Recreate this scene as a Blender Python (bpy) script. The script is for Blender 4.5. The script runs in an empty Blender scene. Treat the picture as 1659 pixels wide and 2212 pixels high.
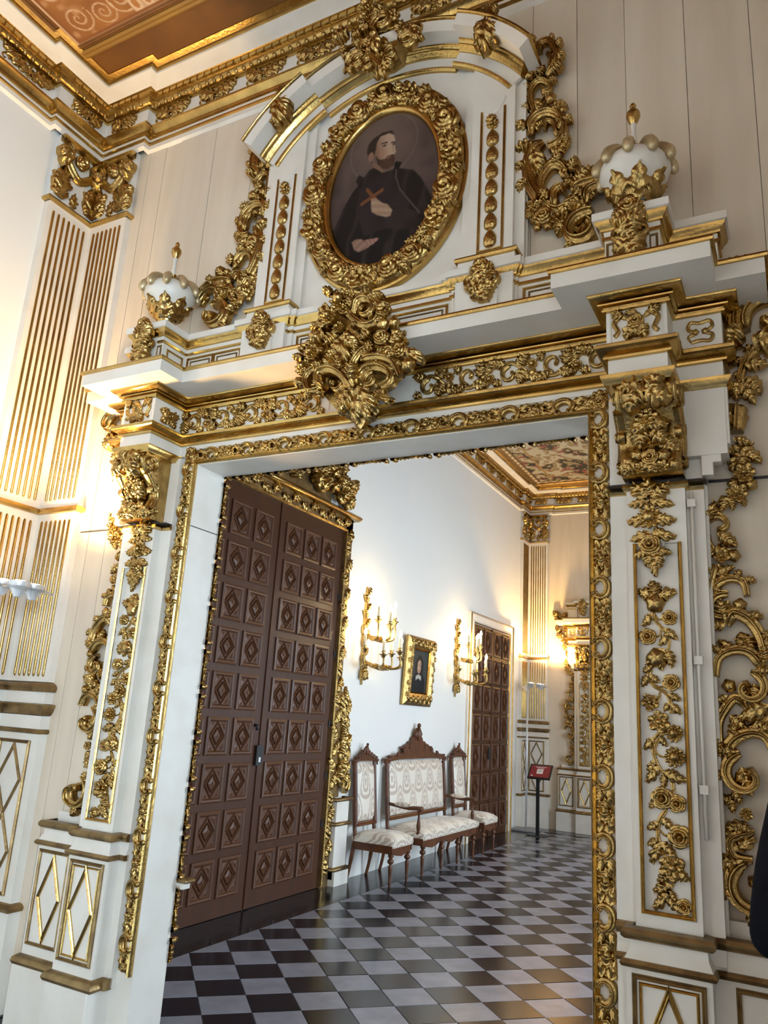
import bpy, math, random
from mathutils import Vector, Matrix
from math import sin, cos, pi, sqrt, atan2, radians, hypot
random.seed(7)
SC = bpy.context.scene
COL = SC.collection
# ---------------------------------------------------------------- camera
cam = bpy.data.cameras.new('camera'); camo = bpy.data.objects.new('camera', cam); COL.objects.link(camo)
RT = Vector((0.882864, 0.465777, 0.060029)); UP = Vector((0.068353, -0.253905, 0.964811)); FW = Vector((-0.464628, 0.847694, 0.256))
camo.matrix_world = Matrix(((RT.x, UP.x, -FW.x, 0), (RT.y, UP.y, -FW.y, 0), (RT.z, UP.z, -FW.z, 1.65), (0, 0, 0, 1)))
cam.sensor_fit = 'HORIZONTAL'; cam.sensor_width = 36; cam.lens = 36 * 1656.75 / 1659
cam.clip_start = 0.02; cam.clip_end = 200
SC.camera = camo
# ---------------------------------------------------------------- light
SC.view_settings.view_transform = 'Standard'; SC.view_settings.look = 'None'; SC.view_settings.gamma = 1
SC.view_settings.use_curve_mapping = False
SC.view_settings.exposure = 0.64
w = bpy.data.worlds.new('sky'); SC.world = w; w.use_nodes = True
w.node_tree.nodes['Background'].inputs[0].default_value = (0.62, 0.78, 1, 1); w.node_tree.nodes['Background'].inputs[1].default_value = 1.5
XL, XR, YW, ZC = -4.29, 0.606, 3.19, 5.83      # left wall, right wall, portal wall, ceiling
X0 = -1.842                                   # portal axis
FAR = 10.22                                   # far room's end wall lies this much behind the portal wall
WINY = [(-5.2, -3.6), (-1.9, -0.1), (5.0, 6.7), (9.2, 10.9)]
WINP = [330, 430, 145, 160]
WINC = [(1, .90, .78), (.60, .81, 1), (.72, .86, 1), (.72, .86, 1)]   # rear tint added to warm and fill the portal front; others cool sky daylight
for (a, b), pw, wc in zip(WINY, WINP, WINC):            # daylight entering each tall window of the right wall
    l = bpy.data.lights.new('window_daylight', 'AREA'); l.shape = 'RECTANGLE'; l.size = 2.9; l.size_y = b - a
    l.energy = pw; l.color = wc
    o = bpy.data.objects.new('window_daylight', l); COL.objects.link(o)
    o.location = (XR + .92, (a + b) / 2, 1.95); o.rotation_euler = (0, radians(90), 0)
# ---------------------------------------------------------------- materials
MATS = {}
def mat(name, col, rough=.5, metal=0, noise=0, nscale=8, bump=0, bscale=40, col2=None, spec=.5, emit=None, coat=0, stretch=None):
    m = bpy.data.materials.new(name); m.use_nodes = True; nt = m.node_tree; b = nt.nodes['Principled BSDF']
    b.inputs['Base Color'].default_value = (*col, 1); b.inputs['Roughness'].default_value = rough; b.inputs['Metallic'].default_value = metal
    b.inputs['Specular IOR Level'].default_value = spec; b.inputs['Coat Weight'].default_value = coat
    if emit: b.inputs['Emission Color'].default_value = (*emit[0], 1); b.inputs['Emission Strength'].default_value = emit[1]
    if noise or bump:
        tc = nt.nodes.new('ShaderNodeTexCoord'); g = nt.nodes.new('ShaderNodeNewGeometry')
        mp = nt.nodes.new('ShaderNodeMapping'); nt.links.new(g.outputs['Position'], mp.inputs[0])
        if stretch: mp.inputs['Scale'].default_value = stretch
    if noise:
        n = nt.nodes.new('ShaderNodeTexNoise'); n.inputs['Scale'].default_value = nscale; n.inputs['Detail'].default_value = 5
        nt.links.new(mp.outputs[0], n.inputs['Vector'])
        r = nt.nodes.new('ShaderNodeValToRGB'); r.color_ramp.elements[0].position = .5 - .5 * noise; r.color_ramp.elements[1].position = .5 + .25 * noise
        c2 = col2 or tuple(c * .8 for c in col)
        r.color_ramp.elements[0].color = (*c2, 1); r.color_ramp.elements[1].color = (*col, 1)
        nt.links.new(n.outputs[0], r.inputs[0]); nt.links.new(r.outputs[0], b.inputs['Base Color'])
    if bump:
        n2 = nt.nodes.new('ShaderNodeTexNoise'); n2.inputs['Scale'].default_value = bscale; n2.inputs['Detail'].default_value = 4
        nt.links.new(mp.outputs[0], n2.inputs['Vector'])
        bp = nt.nodes.new('ShaderNodeBump'); bp.inputs['Strength'].default_value = bump; bp.inputs['Distance'].default_value = .01
        nt.links.new(n2.outputs[0], bp.inputs['Height']); nt.links.new(bp.outputs[0], b.inputs['Normal'])
    MATS[name] = m; return m
def vcol_mat(name, rough=.6):
    m = bpy.data.materials.new(name); m.use_nodes = True; nt = m.node_tree; b = nt.nodes['Principled BSDF']
    a = nt.nodes.new('ShaderNodeVertexColor'); a.layer_name = 'Col'; nt.links.new(a.outputs[0], b.inputs['Base Color'])
    b.inputs['Roughness'].default_value = rough; b.inputs['Specular IOR Level'].default_value = .25; MATS[name] = m; return m
mat('gold', (.53, .355, .125), .25, 1, .7, 16, .3, 90, (.23, .14, .048))
mat('gold_flat', (.60, .405, .135), .24, 1, .7, 9, .14, 60, (.31, .19, .062))
mat('gold_old', (.33, .22, .09), .40, .8, .6, 14, .2, 60, (.13, .075, .04))
mat('white', (.77, .73, .655), .40, 0, .5, 5, .04, 30, (.69, .64, .555))
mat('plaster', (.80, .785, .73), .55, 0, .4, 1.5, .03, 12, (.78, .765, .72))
mat('plaster_dim', (.60, .56, .52), .6, 0, .4, 1.5, .03, 12, (.55, .51, .47))  # plaster copy for unseen walls, darkened to cut bounce light on the portal
mat('plank', (.70, .61, .485), .5, 0, .6, 3, .05, 20, (.61, .52, .40), stretch=(3, 3, .4))
mat('plank_b', (.68, .59, .47), .5, 0, .6, 3, .05, 20, (.59, .50, .385), stretch=(3, 3, .4))
mat('darkwood', (.068, .023, .008), .40, 0, .7, 6, .15, 60, (.045, .017, .009), stretch=(6, 6, .6), coat=.03, spec=.3)
mat('panelwood', (.105, .038, .014), .40, 0, .7, 9, .15, 60, (.07, .03, .016), stretch=(6, 6, 1), coat=.05, spec=.4)
mat('walnut', (.13, .044, .016), .34, 0, .6, 12, .1, 60, (.055, .02, .009), coat=.03, spec=.35)
mat('tile_dark', (.006, .008, .017), .20, 0, .5, 7, .02, 20, (.003, .004, .009), spec=.4)
mat('tile_light', (.285, .29, .345), .26, 0, .7, 6, .03, 25, (.19, .195, .235))
mat('border_stone', (.008, .011, .016), .15, 0, .5, 4, .02, 20, (.006, .007, .009))
mat('ceiling_brown', (.19, .072, .012), .5, 0, .7, 4, .06, 30, (.10, .036, .008))
mat('ceiling_ochre', (.30, .15, .018), .5, 0, .6, 4, .05, 30, (.22, .10, .02))
mat('gold_pale', (.62, .50, .30), .38, .55, .6, 20, .15, 60, (.42, .31, .16))
mat('black', (.012, .012, .014), .5)
mat('black_metal', (.02, .02, .022), .4, .3)
mat('steel', (.62, .62, .63), .3, .9)
mat('pale_metal', (.75, .76, .77), .35, .4)
mat('grout', (.05, .05, .05), .7)
mat('cloth_black', (.004, .004, .007), .9, 0, .4, 20, .1, 120, (.0025, .0025, .004), spec=.15)
mat('skin', (.55, .34, .25), .5)
mat('hair', (.03, .02, .015), .6)
mat('candle', (.80, .70, .52), .5)
mat('bulb', (1, .9, .7), .3, emit=((1, .80, .46), 26))
mat('lens', (1, .95, .85), .3, emit=((1, .86, .58), 14))
mat('bronze', (.55, .40, .16), .35, 1, .5, 20, .1, 60, (.30, .2, .08))
mat('red_board', (.25, .018, .028), .4)
mat('paper', (.8, .78, .76), .6)
mat('plinth_grey', (.30, .30, .31), .5)
vcol_mat('paint', .62); vcol_mat('fresco', .6)
g = bpy.data.materials.new('glass'); g.use_nodes = True; gb = g.node_tree.nodes['Principled BSDF']
gb.inputs['Transmission Weight'].default_value = .9; gb.inputs['Roughness'].default_value = .08; gb.inputs['Base Color'].default_value = (.9, .95, .97, 1); MATS['glass'] = g
def damask():
    m = bpy.data.materials.new('damask'); m.use_nodes = True; nt = m.node_tree; b = nt.nodes['Principled BSDF']
    N = nt.nodes.new; Lk = nt.links.new
    def M(op, a, c=None, clamp=False):
        n = N('ShaderNodeMath'); n.operation = op; n.use_clamp = clamp
        for i, x in enumerate((a, c)):
            if x is None: continue
            if hasattr(x, 'links') or hasattr(x, 'is_linked'): Lk(x, n.inputs[i])
            else: n.inputs[i].default_value = x
        return n.outputs[0]
    uv = N('ShaderNodeUVMap'); sp = N('ShaderNodeSeparateXYZ'); Lk(uv.outputs[0], sp.inputs[0])
    U = M('MULTIPLY', sp.outputs[0], 1 / .33); V = M('MULTIPLY', sp.outputs[1], 1 / .50)
    def motif(du, dv):
        u = M('SUBTRACT', M('FRACT', M('ADD', U, du)), .5); v = M('SUBTRACT', M('FRACT', M('ADD', V, dv)), .42)
        sw = M('ADD', M('MULTIPLY', v, 1.9), 1.25)
        uu = M('MULTIPLY', u, sw); vv = M('MULTIPLY', v, .95)
        d = M('SQRT', M('ADD', M('MULTIPLY', uu, uu), M('MULTIPLY', vv, vv)))
        inside = M('LESS_THAN', d, .34)
        ring = M('GREATER_THAN', M('ADD', M('SINE', M('MULTIPLY', d, 46)), M('MULTIPLY', M('SINE', M('MULTIPLY', v, 60)), .35)), -.15)
        return M('MULTIPLY', inside, ring)
    p = M('MAXIMUM', motif(0, 0), motif(.5, .5))
    mx = N('ShaderNodeMix'); mx.data_type = 'RGBA'; mx.inputs[6].default_value = (.76, .70, .59, 1); mx.inputs[7].default_value = (.46, .36, .28, 1)
    Lk(M('MULTIPLY', p, .85), mx.inputs[0]); Lk(mx.outputs[2], b.inputs['Base Color']); b.inputs['Roughness'].default_value = .42
    b.inputs['Sheen Weight'].default_value = .3
    MATS['damask'] = m
damask()
# ---------------------------------------------------------------- object helpers
WL = {}                                        # world location of every object
def link(o, parent, wl):
    COL.objects.link(o); WL[o.name] = Vector(wl)
    if parent is not None:
        o.parent = parent; o.location = Vector(wl) - WL[parent.name]
    else: o.location = wl
    return o
def thing(name, label, cat, loc, group=None):
    o = bpy.data.objects.new(name, None); o.empty_display_size = .05
    link(o, None, loc); o['label'] = label; o['category'] = cat
    if group: o['group'] = group
    return o
def tag(o, label, cat, group=None):
    o['label'] = label; o['category'] = cat
    if group: o['group'] = group
    return o
def struct(o, label=None):
    o['kind'] = 'structure'
    if label: o['label'] = label
    return o
class MB:
    def __init__(s): s.v = []; s.f = []; s.uv = None
    def add(s, v, f):
        n = len(s.v); s.v += [tuple(p) for p in v]; s.f += [tuple(i + n for i in q) for q in f]
    def box(s, a, b, c, d, e, f):
        a, b = min(a, b), max(a, b); c, d = min(c, d), max(c, d); e, f = min(e, f), max(e, f)
        s.add([(a, c, e), (b, c, e), (b, d, e), (a, d, e), (a, c, f), (b, c, f), (b, d, f), (a, d, f)],
              [(0, 3, 2, 1), (4, 5, 6, 7), (0, 1, 5, 4), (1, 2, 6, 5), (2, 3, 7, 6), (3, 0, 4, 7)]); return s
    def bbox(s, a, b, c, d, e, f, r=.01):       # box with chamfered edges along its outline seen from the top and front
        a, b = min(a, b), max(a, b); c, d = min(c, d), max(c, d); e, f = min(e, f), max(e, f)
        r = min(r, (b - a) * .45, (d - c) * .45, (f - e) * .45)
        lv = [(e, r), (e + r, 0), (f - r, 0), (f, r)]; n = 0; vs = []
        for z, i in lv:
            A, B, C, D = a + i, b - i, c + i, d - i
            q = r * .7
            vs += [(A + q, C, z), (B - q, C, z), (B, C + q, z), (B, D - q, z), (B - q, D, z), (A + q, D, z), (A, D - q, z), (A, C + q, z)]
        fs = [tuple(range(7, -1, -1)), tuple(range(24, 32))]
        for k in range(3):
            for i in range(8): j = (i + 1) % 8; fs.append((k * 8 + i, k * 8 + j, k * 8 + 8 + j, k * 8 + 8 + i))
        s.add(vs, fs); return s
    def quad(s, a, b, c, d): s.add([a, b, c, d], [(0, 1, 2, 3)]); return s
    def lathe(s, c, prof, n=20, a0=0, a1=2 * pi, mod=None):
        full = abs(a1 - a0 - 2 * pi) < 1e-6; m = n if full else n + 1; vs = []; fs = []
        for r, z in prof:
            for i in range(m):
                a = a0 + (a1 - a0) * i / n; rr = r * (mod(a, z) if mod else 1); vs.append((c[0] + rr * cos(a), c[1] + rr * sin(a), c[2] + z))
        for k in range(len(prof) - 1):
            for i in range(n):
                j = (i + 1) % m; fs.append((k * m + i, k * m + j, k * m + m + j, k * m + m + i))
        s.add(vs, fs); return s
    def tube(s, pts, r, n=8, caps=True):
        if not isinstance(r, (list, tuple)): r = [r] * len(pts)
        pts = [Vector(p) for p in pts]; vs = []; fs = []; up = None
        for i, p in enumerate(pts):
            t = (pts[min(i + 1, len(pts) - 1)] - pts[max(i - 1, 0)]).normalized()
            if up is None: up = Vector((0, 0, 1)) if abs(t.z) < .9 else Vector((1, 0, 0))
            sx = t.cross(up).normalized(); up = sx.cross(t).normalized()
            for k in range(n): a = 2 * pi * k / n; vs.append(p + r[i] * (cos(a) * sx + sin(a) * up))
        for i in range(len(pts) - 1):
            for k in range(n): j = (k + 1) % n; fs.append((i * n + k, i * n + j, i * n + n + j, i * n + n + k))
        if caps: fs.append(tuple(range(n - 1, -1, -1))); fs.append(tuple(range((len(pts) - 1) * n, len(pts) * n)))
        s.add(vs, fs); return s
    def ball(s, c, r, n=10, m=6, sc=(1, 1, 1)):
        vs = []; fs = []
        for i in range(m + 1):
            a = -pi / 2 + pi * i / m
            for k in range(n): b = 2 * pi * k / n; vs.append((c[0] + r * sc[0] * cos(a) * cos(b), c[1] + r * sc[1] * cos(a) * sin(b), c[2] + r * sc[2] * sin(a)))
        for i in range(m):
            for k in range(n): j = (k + 1) % n; fs.append((i * n + k, i * n + j, i * n + n + j, i * n + n + k))
        s.add(vs, fs); return s
    def out(s, name, m, parent=None, smooth=False, wl=None, angle=None):
        xs = [p[0] for p in s.v]; ys = [p[1] for p in s.v]; zs = [p[2] for p in s.v]
        if wl is None: wl = ((min(xs) + max(xs)) / 2, (min(ys) + max(ys)) / 2, min(zs))
        me = bpy.data.meshes.new(name); me.from_pydata([(p[0] - wl[0], p[1] - wl[1], p[2] - wl[2]) for p in s.v], [], s.f)
        me.materials.append(MATS[m])
        if smooth:
            me.polygons.foreach_set('use_smooth', [True] * len(me.polygons))
            if angle: me.set_sharp_from_angle(angle=radians(angle))
        if s.uv:
            l = me.uv_layers.new(name='UVMap')
            for i, lo in enumerate(me.loops): l.data[i].uv = s.uv[lo.vertex_index]
        o = bpy.data.objects.new(name, me); return link(o, parent, wl)
def copy_tree(o, parent=None, loc=None, mirror=False):
    c = o.copy(); COL.objects.link(c); c.parent = parent
    if loc is not None: c.location = loc
    if mirror: c.scale.x = -c.scale.x
    for ch in list(o.children): copy_tree(ch, c)
    return c
def catmull(P, n=6, closed=False):
    P = [Vector(p) for p in P]; out = []; L = len(P)
    for i in range(L if closed else L - 1):
        if closed: a, b, c, d = P[i - 1], P[i], P[(i + 1) % L], P[(i + 2) % L]
        else: a, b, c, d = P[max(i - 1, 0)], P[i], P[i + 1], P[min(i + 2, L - 1)]
        for k in range(n):
            t = k / n; out.append(.5 * ((2 * b) + (c - a) * t + (2 * a - 5 * b + 4 * c - d) * t * t + (3 * b - a - 3 * c + d) * t ** 3))
    if not closed: out.append(P[-1])
    return out
# planes: map (s, t, d) -> world; s along the wall, t height, d out of the wall
def plane_y(y): return lambda s, t, d: (X0 + s, y - d, t)
def plane_yw(y): return lambda s, t, d: (s, y - d, t)
def plane_x(x): return lambda s, t, d: (x + d, s, t)
def offset_path(pts, o, closed=False):
    n = len(pts); out = []
    for i in range(n):
        if closed: a, b, c = pts[i - 1], pts[i], pts[(i + 1) % n]
        else: a, b, c = pts[max(i - 1, 0)], pts[i], pts[min(i + 1, n - 1)]
        d1 = Vector((b[0] - a[0], b[1] - a[1])); d2 = Vector((c[0] - b[0], c[1] - b[1]))
        if d1.length < 1e-9: d1 = d2
        if d2.length < 1e-9: d2 = d1
        d1.normalize(); d2.normalize(); n1 = Vector((d1.y, -d1.x)); n2 = Vector((d2.y, -d2.x)); m = n1 + n2
        if m.length < 1e-6: m = n1
        k = 1 / max(.25, m.normalized().dot(n1)); m.normalize()
        out.append((b[0] + m.x * k * o, b[1] + m.y * k * o))
    return out
def sweep(mb, path, prof, closed=False, cap=0):
    """profile (out, z) along a plan path; out is to the right hand of the direction"""
    rows = [[(p[0], p[1], z) for p in offset_path(path, o, closed)] for o, z in prof]; n = len(path); m = len(prof)
    vs = [rows[k][i] for i in range(n) for k in range(m)]; fs = []
    for i in range(n if closed else n - 1):
        j = (i + 1) % n
        for k in range(m - 1): fs.append((i * m + k, j * m + k, j * m + k + 1, i * m + k + 1))
    mb.add(vs, fs)
    if cap and not closed:
        for e in (0, n - 1):
            pts = [rows[k][e] for k in range(m)]; b = offset_path(path, min(o for o, z in prof) - cap)[e]
            pts = pts + [(b[0], b[1], prof[-1][1]), (b[0], b[1], prof[0][1])]
            mb.add(pts, [tuple(range(len(pts))) if e else tuple(range(len(pts) - 1, -1, -1))])
    return mb
def strip(mb, P, pts, w, h, closed=False, d0=0, prof=((-1, 0), (-1, .6), (-.5, 1), (0, .7), (.5, 1), (1, .6), (1, 0))):
    """moulding of width w and height h laid on a plane along a polyline with mitres"""
    rows = [offset_path(pts, w / 2 * a, closed) for a, b in prof]; n = len(pts); m = len(prof)
    vs = [P(rows[k][i][0], rows[k][i][1], d0 + h * prof[k][1]) for i in range(n) for k in range(m)]; fs = []
    for i in range(n if closed else n - 1):
        j = (i + 1) % n
        for k in range(m - 1): fs.append((i * m + k, j * m + k, j * m + k + 1, i * m + k + 1))
    if not closed: fs += [tuple(range(m)), tuple(range((n - 1) * m + m - 1, (n - 1) * m - 1, -1))]
    mb.add(vs, fs); return mb
VS = (-1, -1, -.72, -.4, -.14, 0, .14, .4, .72, 1, 1)
def band(mb, P, pts, wf, hf, d0=0, ridge=.22, skirt=.02):
    """carved ribbon: rounded fluted cross-section along a path in a plane"""
    n = len(pts); m = len(VS); vs = []; fs = []; L = [0]
    for i in range(1, n): L.append(L[-1] + hypot(pts[i][0] - pts[i - 1][0], pts[i][1] - pts[i - 1][1]))
    T = L[-1] or 1
    for i in range(n):
        a = pts[max(i - 1, 0)]; b = pts[min(i + 1, n - 1)]; dx, dz = b[0] - a[0], b[1] - a[1]; q = hypot(dx, dz) or 1
        nx, nz = -dz / q, dx / q; u = L[i] / T; w = wf(u); h = hf(u)
        for k, v in enumerate(VS):
            if k in (0, m - 1): d = d0 - skirt
            else: d = d0 + h * (sqrt(max(0, 1 - .85 * v * v)) * (1 - ridge + ridge * cos(3 * pi * v)) - .15)
            vs.append(P(pts[i][0] + nx * w * v, pts[i][1] + nz * w * v, d))
    for i in range(n - 1):
        for k in range(m - 1): fs.append((i * m + k, i * m + m + k, i * m + m + k + 1, i * m + k + 1))
    fs += [tuple(range(m - 1, -1, -1)), tuple(range((n - 1) * m, n * m))]
    mb.add(vs, fs); return mb
# ---- unit ornaments (shared meshes): local x along, y across, z out of the wall
def unit_mesh(name, mb, m='gold'):
    me = bpy.data.meshes.new(name); me.from_pydata(mb.v, [], mb.f); me.materials.append(MATS[m])
    me.polygons.foreach_set('use_smooth', [True] * len(me.polygons)); return me
def make_leaf(bend, lobes):
    mb = MB(); n = 22; vv = (-1, -1, -.8, -.5, -.22, 0, .22, .5, .8, 1, 1); m = len(vv); vs = []; fs = []
    for i in range(n + 1):
        u = i / n; th = bend * u; x = u if abs(bend) < 1e-3 else sin(th) / bend; y = 0 if abs(bend) < 1e-3 else (1 - cos(th)) / bend
        tx, ty = cos(th), sin(th)
        env = (sin(pi * min(1, (u * .93 + .07)) ** .75)) ** .8
        lob = .60 + .40 * abs(sin(pi * lobes * (u + .06))) ** .6
        w = max(.02, env * lob)
        for k, v in enumerate(vv):
            sweepb = .10 * abs(v) ** 1.5                      # lobes point to the tip
            if k in (0, m - 1): z = -.35
            else:
                z = .30 + .55 * sin(pi * min(1, u * .9 + .12)) ** .8 - .45 * abs(v) ** 1.6 + .20 * cos(2 * pi * (lobes * (u + .06) - .45 * abs(v))) * min(1, abs(v) * 2.2)
                z += .22 * (abs(v) < .05) * -1 * (u > .1) * (u < .93)
                z += .5 * max(0, u - .72) ** 1.2
            uu = sweepb * (1 - u)
            vs.append((x + tx * uu - ty * w * v * .5, y + ty * uu + tx * w * v * .5, z))
    for i in range(n):
        for k in range(m - 1): fs.append((i * m + k, i * m + m + k, i * m + m + k + 1, i * m + k + 1))
    fs += [tuple(range(m - 1, -1, -1)), tuple(range(n * m, n * m + m))]
    mb.add(vs, fs); return mb
def make_flower(n=5, layers=2, ball=.22, cup=.35, seed=0):
    mb = MB(); rnd = random.Random(seed)
    for l in range(layers):
        sc = 1 - .36 * l; z0 = .16 * l; ph = l * pi / n + rnd.random() * .3; nt = n * 8; rings = (0.05, .3, .55, .8, .96, 1.0)
        vs = []; fs = []
        for ri, r in enumerate(rings):
            for k in range(nt):
                a = 2 * pi * k / nt; p = abs(cos(n * (a + ph) / 2)); R = sc * (.66 + .34 * p ** .5) * (1 + .05 * sin(3 * a + l))
                z = z0 + cup * (r ** 1.5) * (.5 + .5 * p) - .30 * (1 - p) ** 2 * r + .06 * cos(5 * n * a) * r * (r < .95)
                if ri == 5: z = z0 - .35; R *= .93
                vs.append((R * r * cos(a), R * r * sin(a), z + .12))
        for i in range(len(rings) - 1):
            for k in range(nt): j = (k + 1) % nt; fs.append((i * nt + k, i * nt + nt + k, i * nt + nt + j, i * nt + j)[::-1])
        mb.add(vs, fs)
    mb.ball((0, 0, .16 + .14 * layers), ball, 10, 6, (1, 1, .8)); return mb
def make_rose():
    mb = MB()
    for l, (R0, z0, cup, n, ph) in enumerate(((1, 0, .34, 5, 0), (.74, .16, .42, 4, .5), (.48, .34, .40, 3, 1.1))):
        nt = n * 8; rings = (.08, .4, .7, .95, 1); vs = []; fs = []
        for ri, r in enumerate(rings):
            for k in range(nt):
                a = 2 * pi * k / nt; p = abs(cos(n * (a + ph) / 2)); R = R0 * (.86 + .14 * p ** .4)
                z = z0 + cup * r ** 2.2 - .12 * (1 - p) ** 2
                if ri == 4: z = z0 - .30; R *= .97
                vs.append((R * r * cos(a), R * r * sin(a), z + .1))
        for i in range(len(rings) - 1):
            for k in range(nt): j = (k + 1) % nt; fs.append((i * nt + k, i * nt + nt + k, i * nt + nt + j, i * nt + j)[::-1])
        mb.add(vs, fs)
    mb.ball((0, 0, .55), .16, 8, 5); return mb
def make_bud():
    mb = MB(); n = 20; vs = []; fs = []
    for i in range(9):
        a = pi / 2 * i / 8; r = sin(a) if i else .03
        for k in range(n): b = 2 * pi * k / n; rr = r * (1 + .10 * cos(5 * b) * r); vs.append((rr * cos(b), rr * sin(b), .85 * cos(a) * (1 + .08 * cos(5 * b) * r) - .1))
    for i in range(8):
        for k in range(n): j = (k + 1) % n; fs.append((i * n + k, i * n + n + k, i * n + n + j, i * n + j)[::-1])
    mb.add(vs, fs); return mb
def make_husk():                               # ribbed heart-shaped shell, tip up (+x)
    mb = MB(); n = 28; vs = []; fs = []
    for i in range(8):
        r = (i + .15) / 7.15
        for k in range(n):
            b = 2 * pi * k / n; R = .80 + .20 * abs(cos(b * 1)) + (.42 * max(0, cos(b)) ** 8); R *= (1 - .12 * (max(0, -cos(b)) ** 10))
            z = .62 * sqrt(max(0, 1 - r * r * .97)) + .07 * cos(9 * b) * r * (1 - r) * 2
            if i == 7: z = -.05
            vs.append((R * r * cos(b), R * r * sin(b) * .95, z))
    for i in range(7):
        for k in range(n): j = (k + 1) % n; fs.append((i * n + k, i * n + n + k, i * n + n + j, i * n + j)[::-1])
    mb.add(vs, fs); return mb
UM = {'L': [unit_mesh('carved_leaf', make_leaf(b, l)) for b, l in ((0, 3), (.7, 3), (-.7, 3), (.5, 4), (-.5, 4))],
      'F': [unit_mesh('carved_flower', make_flower(5, 2)), unit_mesh('carved_flower', make_flower(6, 2, .26, .25, 3)), unit_mesh('carved_sunflower', make_flower(11, 2, .45, .22, 5))],
      'R': [unit_mesh('carved_rose', make_rose())], 'B': [unit_mesh('carved_bud', make_bud())], 'H': [unit_mesh('carved_husk', make_husk())]}
BASIS_Y = lambda th: Matrix(((cos(th), -sin(th), 0), (0, 0, -1), (sin(th), cos(th), 0)))       # faces -y
BASIS_X = lambda th: Matrix(((0, 0, 1), (cos(th), -sin(th), 0), (sin(th), cos(th), 0)))        # faces +x, s runs along +y
def inst(kind, name, P, basis, parent, s, t, th, sx, sy, sz, d=0, var=0):
    me = UM[kind][var % len(UM[kind])]; o = bpy.data.objects.new(name, me)
    link(o, parent, P(s, t, d)); B = basis(th).to_4x4()
    o.rotation_mode = 'QUATERNION'; o.rotation_quaternion = B.to_quaternion(); o.scale = (sx, sy, sz); return o
def spiral_pts(cx, cz, R, a0, sw, n=26, k=.72):
    return [(cx + R * (1 - k * (i / n) ** 1.2) * cos(radians(a0 + sw * i / n)), cz + R * (1 - k * (i / n) ** 1.2) * sin(radians(a0 + sw * i / n))) for i in range(n + 1)]
def relief(items, P, basis, parent, hs=.5, d0=0, m='gold', zo=1.0, spread=0, ws=1, ls=1, fs=1, foliage=False):
    """carved ornament from a list of elements: flowers, roses, buds, leaves, ribbons and spirals"""
    c = 0
    def fringe(pts, w, sgn, d, upto=.9):         # acanthus lobes springing from the outer edge of a ribbon
        L = 0; nxt = w * 1.2; T = sum(hypot(pts[i + 1][0] - pts[i][0], pts[i + 1][1] - pts[i][1]) for i in range(len(pts) - 1)); k = 0
        for i in range(len(pts) - 1):
            dx, dz = pts[i + 1][0] - pts[i][0], pts[i + 1][1] - pts[i][1]; q = hypot(dx, dz); L += q
            if L < nxt or L > T * upto: continue
            nxt += w * 2.6; k += 1; nx, nz = -dz / (q or 1) * sgn, dx / (q or 1) * sgn; th = atan2(dz, dx) + sgn * .75; l = w * (2.5 + .5 * (k % 2)) * (1 - .4 * L / T)
            inst('L', 'carved_leaf', P, basis, parent, pts[i][0] + nx * w * .35, pts[i][1] + nz * w * .35, th, l, l * .72, l * .42 * zo, d + .2 * w, (1 if sgn < 0 else 2) + 2 * (k % 2))
    for it in items:
        c += 1; k = it[0]; dd = d0 + (spread * ((c * 37) % 11) / 11 if spread else 0)
        if k in 'FRB':
            s, t, r = it[1:4]; r *= fs; var = 2 if (k == 'F' and r > .045 and c % 2) else c
            inst(k, {'F': 'carved_flower', 'R': 'carved_rose', 'B': 'carved_bud'}[k], P, basis, parent, s, t, c * 1.3, r, r, r * .75 * zo, dd + .25 * r, var)
        elif k == 'L':
            s, t, s2, t2, w = it[1:6]; L = hypot(s2 - s, t2 - t) * (1 + (ls - 1) * .6); th = atan2(t2 - t, s2 - s); W = max(w * 2.0, L * .42) * ls
            inst('L', 'carved_leaf', P, basis, parent, s, t, th, L * 1.04, W, min(W, L) * .42 * zo, dd + .004, c)
        elif k == 'S':
            pts = [(p[0], p[1]) for p in catmull([(a, b, 0) for a, b in it[1]], 6)]; w = it[2] * ws; e = it[3] if len(it) > 3 else .7
            mb = MB(); band(mb, P, pts, lambda u: w * (1 - (1 - e) * u) * min(1, .45 + 5 * u), lambda u: w * 1.15 * zo * min(1, .4 + 5 * u), dd)
            mb.out('carved_scroll' if w > .012 else 'carved_stem', m, parent, True)
            if foliage and w > .010:
                tr = 0
                for i in range(1, len(pts) - 1): a = pts[i - 1]; b = pts[i]; d = pts[i + 1]; tr += (b[0] - a[0]) * (d[1] - b[1]) - (b[1] - a[1]) * (d[0] - b[0])
                fringe(pts, w, -1 if tr > 0 else 1, dd)
        elif k == 'P':
            cx, cz, R, a0, sw, w = it[1:7]; w *= ws; mb = MB(); pts = spiral_pts(cx, cz, R, a0, sw)
            band(mb, P, pts, lambda u: w * (1 - .6 * u) * min(1, .5 + 5 * u), lambda u: w * (1.15 + .9 * u) * zo, dd)
            o = mb.out('carved_scroll', m, parent, True)
            if foliage: fringe(pts, w, -1 if sw > 0 else 1, dd, .62)
            e = pts[-1]
            inst('B', 'carved_bud', P, basis, parent, e[0], e[1], 0, w * .75, w * .75, w * 1.6 * zo, dd)
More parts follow.
